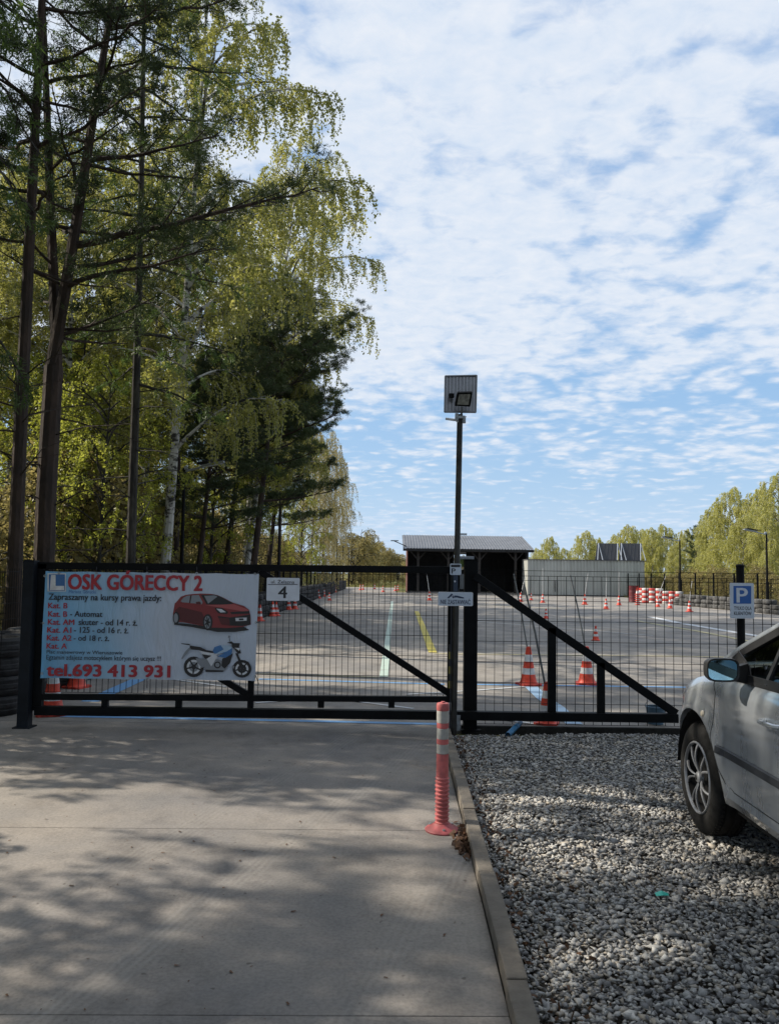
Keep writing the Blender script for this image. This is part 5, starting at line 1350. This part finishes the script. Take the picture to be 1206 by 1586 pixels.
    for c in (0, -2.61):
        for sg in (-1, 1):
            b = MB(); pts = [(c+.385*math.cos(math.pi*k/12), .33+.385*math.sin(math.pi*k/12)) for k in range(13)]
            vs = [(sg*.85, s, z) for s, z in pts]+[(sg*.55, s, z) for s, z in pts]; b.add(vs, [(k, k+1, 14+k, 13+k) for k in range(12)])
            b.add([(sg*.55, s, z) for s, z in pts], [tuple(range(13))]); b.build('wheel_arch_liner', under, t)
    # side windows, frames, doors
    def side_poly(pts, off, sg):   # (s, z) -> surface point of the greenhouse
        return [(sg*(xc(s, z)+off), s, z) for s, z in pts]
    for sg in (-1, 1):
        # black frame area between belt and cant rail
        S_ = np.linspace(-3.1, -.33, 40); vs = []
        for s in S_:
            for v in np.linspace(0, 1, 4):
                z = zsh(s)-.0+(max(zc(s), zsh(s)+.001)-zsh(s))*v; vs.append((sg*(xc(s, z)-.001+ (.0)), s, z))
        openings = [(-.62, -.92), (-.96, -1.42), (-1.50, -2.22), (-2.28, -2.75)]
        # frame as strips: pillars and rails
        fr_ = MB()
        def strip(a, c, w, dep=.012, mb=None): (mb or fr_).bar(a, c, dep, w, up=(0, 0, 1) if abs(a[1]-c[1]) > abs(a[2]-c[2]) else (0, 1, 0))
        def sp_(s, z, o=.0): return Vector((sg*(xc(s, z)+o), s, z))
        cr = [(-.36, zc(-.36)-.01)]+[(s, zc(s)-.018) for s in np.linspace(-.45, -3.0, 22)]
        for a, c in zip(cr[:-1], cr[1:]): strip(sp_(*a), sp_(*c), .036)
        bl = [(s, zsh(s)+.012) for s in np.linspace(-.36, -3.1, 16)]
        for a, c in zip(bl[:-1], bl[1:]): strip(sp_(*a), sp_(*c), .03)
        for s, w in ((-.80, .028), (-1.80, .09), (-2.62, .05)):
            strip(sp_(s-.02, zsh(s)), sp_(s-(.07 if s > -1 else .06), zc(s-.05)-.01), w)
        fr_.build('window_frame', trim, t)
        # painted roof rail / A-pillar
        pr = MB(); prev = None
        rs = [(s, zc(s)+.006) for s in np.linspace(-.24, -3.05, 30)]
        pr.tube([sp_(s, z, -.012) for s, z in rs], .028, 8); pr.build('roof_pillar', paintm, t, smooth=True)
        def pane(s0, s1, name='side_window'):
            S2 = np.linspace(s0, s1, 10); vs = []
            for s in S2: vs += [(sg*(xc(s, zsh(s))-.008), s, zsh(s)+.01), (sg*(xc(s, zc(s))-.008), s, zc(s)-.02)]
            b = MB(); b.add(vs, [(2*i, 2*i+2, 2*i+3, 2*i+1) for i in range(len(S2)-1)]); b.build(name, glass, t)
        pane(-.42, -.80); pane(-.84, -1.78); pane(-1.86, -2.60); pane(-2.66, -2.98)
        # black triangle at mirror foot
        b = MB(); b.prism([(sg*(xc(-.5, 1)+.004), -.36, zsh(-.36)), (sg*(xc(-.5, 1)+.004), -.66, zsh(-.66)+.0), (sg*(xc(-.5, 1)-.012), -.60, zsh(-.6)+.07), (sg*(xc(-.5, 1)-.006), -.48, zc(-.48)-.02)], (sg*.006, 0, 0)); b.build('mirror_foot', trim, t)
        b = MB(); b.bar(sp_(-.36, zsh(-.4)-.004, .006), sp_(-3.0, zsh(-3.0)-.004, .006), .012, .018); b.build('belt_strip', trim, t)
        # door: shut lines cut as thin dark seams, proud by a hair
        seam = mat('door_gap', (.02, .022, .025), .8)
        def surf(s, z, o=.002):
            v = (z-zlow(s))/(zsh(s)-zlow(s)); x, _ = side_pt(s, min(max(v, 0), 1)); return Vector((sg*(x+o), s, z))
        def seamline(pts, name='door_seam', w=.006):
            b = MB(); dens_ = []
            for (s0, z0), (s1, z1) in zip(pts[:-1], pts[1:]):
                for u in np.linspace(0, 1, 6, endpoint=False): dens_.append((s0+(s1-s0)*u, z0+(z1-z0)*u))
            dens_.append(pts[-1]); b.tube([surf(s, z, -.0005) for s, z in dens_], w/2, 6); b.build(name, seam, t)
        seamline([(-.20, .93), (-.29, .86), (-.285, .62), (-.36, .48), (-.43, .40), (-.52, .375), (-1.65, .375), (-1.72, .42), (-1.74, .97)])
        seamline([(-1.74, .42), (-1.76, .375), (-2.05, .375), (-2.25, .60), (-2.36, .75), (-2.40, .98)])
        seamline([(.42, .74), (.40, .62), (.37, .46)], 'fender_seam'); pass
        # mouldings
        for s0, s1 in ((-.36, -1.70), (-1.78, -2.18)):
            b = MB(); S2 = np.linspace(s0, s1, 14); vs = []
            for s in S2:
                zz = .565+.0*s
                for dz, o in ((-.024, .001), (-.018, .014), (.018, .014), (.024, .001)): vs.append(tuple(surf(s, zz+dz, o)))
            n_ = len(S2); fs = [(i*4+k, (i+1)*4+k, (i+1)*4+k+1, i*4+k+1) for i in range(n_-1) for k in range(3)] + [(0, 1, 2, 3), tuple((n_-1)*4+k for k in (3, 2, 1, 0))]
            b.add(vs, fs); b.build('side_moulding', mould, t)
        for s in (-.98-.02, -2.0):
            p_ = surf(s, .82, .0); h = MB(); h.tube([p_+Vector((0, .09, 0)), p_+Vector((sg*.035, .07, 0)), p_+Vector((sg*.04, 0, 0)), p_+Vector((sg*.035, -.07, 0)), p_+Vector((0, -.09, 0))], .013, 8); h.build('door_handle', paintm, t, smooth=True)
        q = surf(-.165, .72, .0); b = MB(); b.lathe([(0, .012), (.014, .010), (.019, .004), (.02, 0)], 14, M=Matrix.Translation(q) @ Matrix.Rotation(sg*math.pi/2, 4, 'Y')); b.build('side_indicator', mat('indicator_lens', (.62, .56, .45), .3), t, smooth=True)
        # mirror
        mt = bpy.data.objects.new('wing_mirror', None); COL.objects.link(mt); mt.parent = t
        cx = sg*(HW+.088); cy = -.66; cz = 1.025
        def ring(y, w, h, n=20):
            out_ = []
            for k in range(n):
                a = 2*math.pi*k/n; c_, s_ = math.cos(a), math.sin(a); out_.append((cx+w*math.copysign(abs(c_)**.55, c_), y, cz+h*math.copysign(abs(s_)**.55, s_)))
            return out_
        rings = [ring(cy, .074, .052), ring(cy-.004, .082, .060), ring(cy+.02, .084, .061), ring(cy+.06, .078, .055), ring(cy+.095, .055, .036), ring(cy+.105, .02, .012)]
        b = MB(); vs = [p_ for r_ in rings for p_ in r_]; b.add(vs, [(i*20+k, i*20+(k+1) % 20, (i+1)*20+(k+1) % 20, (i+1)*20+k) for i in range(5) for k in range(20)]); b.build('housing', trim, mt, smooth=True)
        b = MB(); b.poly([(x+ (0), y, z) for x, y, z in ring(cy+.004, .073, .051)]); g2 = b.build('mirror_glass', mirror, mt); 
        b = MB(); b.prism([(cx-sg*.05, cy+.01, cz-.055), (sg*(HW-.05), cy+.04, cz-.07), (sg*(HW-.06), cy+.05, cz+.03), (cx-sg*.06, cy+.02, cz+.01)], (0, .05, 0)); b.build('arm', trim, mt)
    # interior
    b = MB(); b.box(-.74, .74, -.75, -.30, .72, .96); b.build('dashboard', inner, t, bevel=.03)
    b = MB(); cx, cy, cz = -.36, -.98, .93
    M_ = Matrix.Translation((cx, cy, cz)) @ Matrix.Rotation(R(65), 4, 'X')
    b.tube([M_ @ Vector((.185*math.cos(a), .185*math.sin(a), 0)) for a in [2*math.pi*k/24 for k in range(25)]], .014, 8, cap=False); b.tube([M_ @ Vector((-.18, 0, 0)), M_ @ Vector((0, -.0, -.02)), M_ @ Vector((.18, 0, 0))], .014, 6); b.tube([(cx, cy, cz), (cx, cy+.3, cz-.12)], .03, 8); b.build('steering_wheel', inner, t, smooth=True)
    for sx in (-.36, .36):
        for sy in (-1.65, -2.5):
            b = MB(); b.box(sx-.24, sx+.24, sy, sy+.5, .45, .62); b.build('seat', seatm, t, bevel=.04)
            b = MB(); b.prism([(sx-.23, sy-.02, .55), (sx+.23, sy-.02, .55), (sx+.20, sy-.18, 1.12), (sx-.20, sy-.18, 1.12)], (0, -.11, -.02)); b.build('seat_back', seatm, t, bevel=.03)
            b = MB(); b.box(sx-.13, sx+.13, sy-.28, sy-.19, 1.15, 1.31); b.build('headrest', seatm, t, bevel=.03)
    b = MB(); b.box(-.78, .78, -3.0, -.3, .40, .44); b.build('cabin_floor', inner, t)
    # lights, grille, plates
    lamp = mat('headlamp_lens', (.45, .48, .5), .1, 0, .1, 20); tail = mat('tail_lamp', (.25, .015, .015), .15)
    for sg in (-1, 1):
        b = MB(); S2 = np.linspace(.50, .84, 8); vs = []
        for s in S2:
            zz = zsh(s)
            for dz in (-.015, -.07, -.13): 
                x, _ = side_pt(s, 1); v = (zz+dz-zlow(s))/(zsh(s)-zlow(s)); x, _ = side_pt(s, v); vs.append((sg*(x+.004), s+.002, zz+dz))
        b.add(vs, [(i*3+k, (i+1)*3+k, (i+1)*3+k+1, i*3+k+1) for i in range(7) for k in range(2)]); b.build('headlight', lamp, t, smooth=True)
        b = MB(); b.box(min(sg*.56, sg*.75), max(sg*.56, sg*.75), -3.40, -3.20, .70, .95); b.build('tail_light', tail, t, bevel=.02)
    b = MB(); b.box(-.32, .32, .90, .955, .50, .60); b.build('grille', trim, t, bevel=.01)
    b = MB(); b.box(-.45, .45, .88, .945, .28, .38); b.build('air_intake', trim, t, bevel=.01)
    b = MB(); b.box(-.26, .26, .955, .968, .40, .49); b.build('number_plate', sign_white, t)
    # wheels
    def wheel(sg, s, lab=None):
        w = bpy.data.objects.new('wheel', None); COL.objects.link(w); w.parent = t
        w.location = (sg*(HW-.105), s, .322); w.rotation_euler = (0, 0, 0 if sg < 0 else math.pi)
        M_ = Matrix.Rotation(-math.pi/2, 4, 'Y')   # local z of lathe -> -x (outer side)
        b = MB(); hw_ = .098
        prof = [(.205, hw_-.01), (.215, hw_), (.24, hw_+.004), (.275, hw_), (.30, hw_-.012), (.313, hw_-.026), (.316, hw_-.04), (.309, hw_-.043), (.309, hw_-.052), (.318, hw_-.055), (.319, .012), (.311, .009), (.311, -.009), (.319, -.012), (.318, -hw_+.055), (.309, -hw_+.052), (.309, -hw_+.043), (.316, -hw_+.04), (.30, -hw_+.012), (.27, -hw_), (.22, -hw_), (.205, -hw_+.01)]
        b.lathe(prof, 64, M=M_, close=False); b.build('tyre', mat('car_tyre', (.009, .009, .009), .8, 0, .5, 12, .15, 60, spec=.25), w, smooth=True)
        tb = MB()
        for k in range(72):   # tread lugs
            a = 2*math.pi*k/72
            for sd in (-1, 1):
                c_, s_ = math.cos(a), math.sin(a); p0 = Vector((-sd*(hw_-.045), .3185*c_, .3185*s_)); p1 = Vector((-sd*(hw_-.022), .309*c_, .309*s_))
                tb.bar(p0, p1, .016, .008, up=(0, c_, s_))
        o = tb.build('tread', MATS['car_tyre'], w); o['kind'] = 'stuff'
        b = MB(); b.lathe([(.207, hw_-.004), (.203, hw_+.003), (.197, hw_+.003), (.193, hw_-.004), (.192, hw_-.012)], 48, M=M_); b.build('rim', rimm, w, smooth=True)
        b = MB(); b.lathe([(.193, hw_-.011), (.190, .0)], 32, M=M_); b.build('rim_barrel', under, w, smooth=True)
        b = MB(); b.lathe([(0, .03), (.19, .03), (.19, .028)], 32, M=M_); b.build('brake_disc', under, w)
        for k in range(5):
            for dd in (-.19, .19):
                a0 = 2*math.pi*k/5+.35; b = MB(); pts = []
                for u in np.linspace(0, 1, 7):
                    rr_ = .036+.160*u; a = a0+dd*(.62+1.0*u**1.6); zc_ = hw_-.018+.016*math.sin(u*math.pi)-.0*u; pts.append(M_ @ Vector((rr_*math.cos(a), rr_*math.sin(a), zc_)))
                for p_, q_ in zip(pts[:-1], pts[1:]): b.bar(p_, q_, .017, .016, up=(1, 0, 0)) if False else None
                b.tube(pts, [.006, .006, .0065, .007, .0075, .008, .010], 6); b.build('spoke', rimm, w, smooth=True)
        b = MB(); b.lathe([(0, hw_+.004), (.020, hw_+.002), (.032, hw_-.006), (.036, hw_-.03)], 24, M=M_); b.build('hub_cap', rimm, w, smooth=True)
        b = MB(); b.lathe([(.0, hw_+.006), (.012, hw_+.0055), (.018, hw_+.002)], 16, M=M_); b.build('badge', trim, w, smooth=True)
        return w
    for sg in (-1, 1):
        for s in (0, -2.61): wheel(sg, s)
build_car()
print('objects', len(COL.objects))
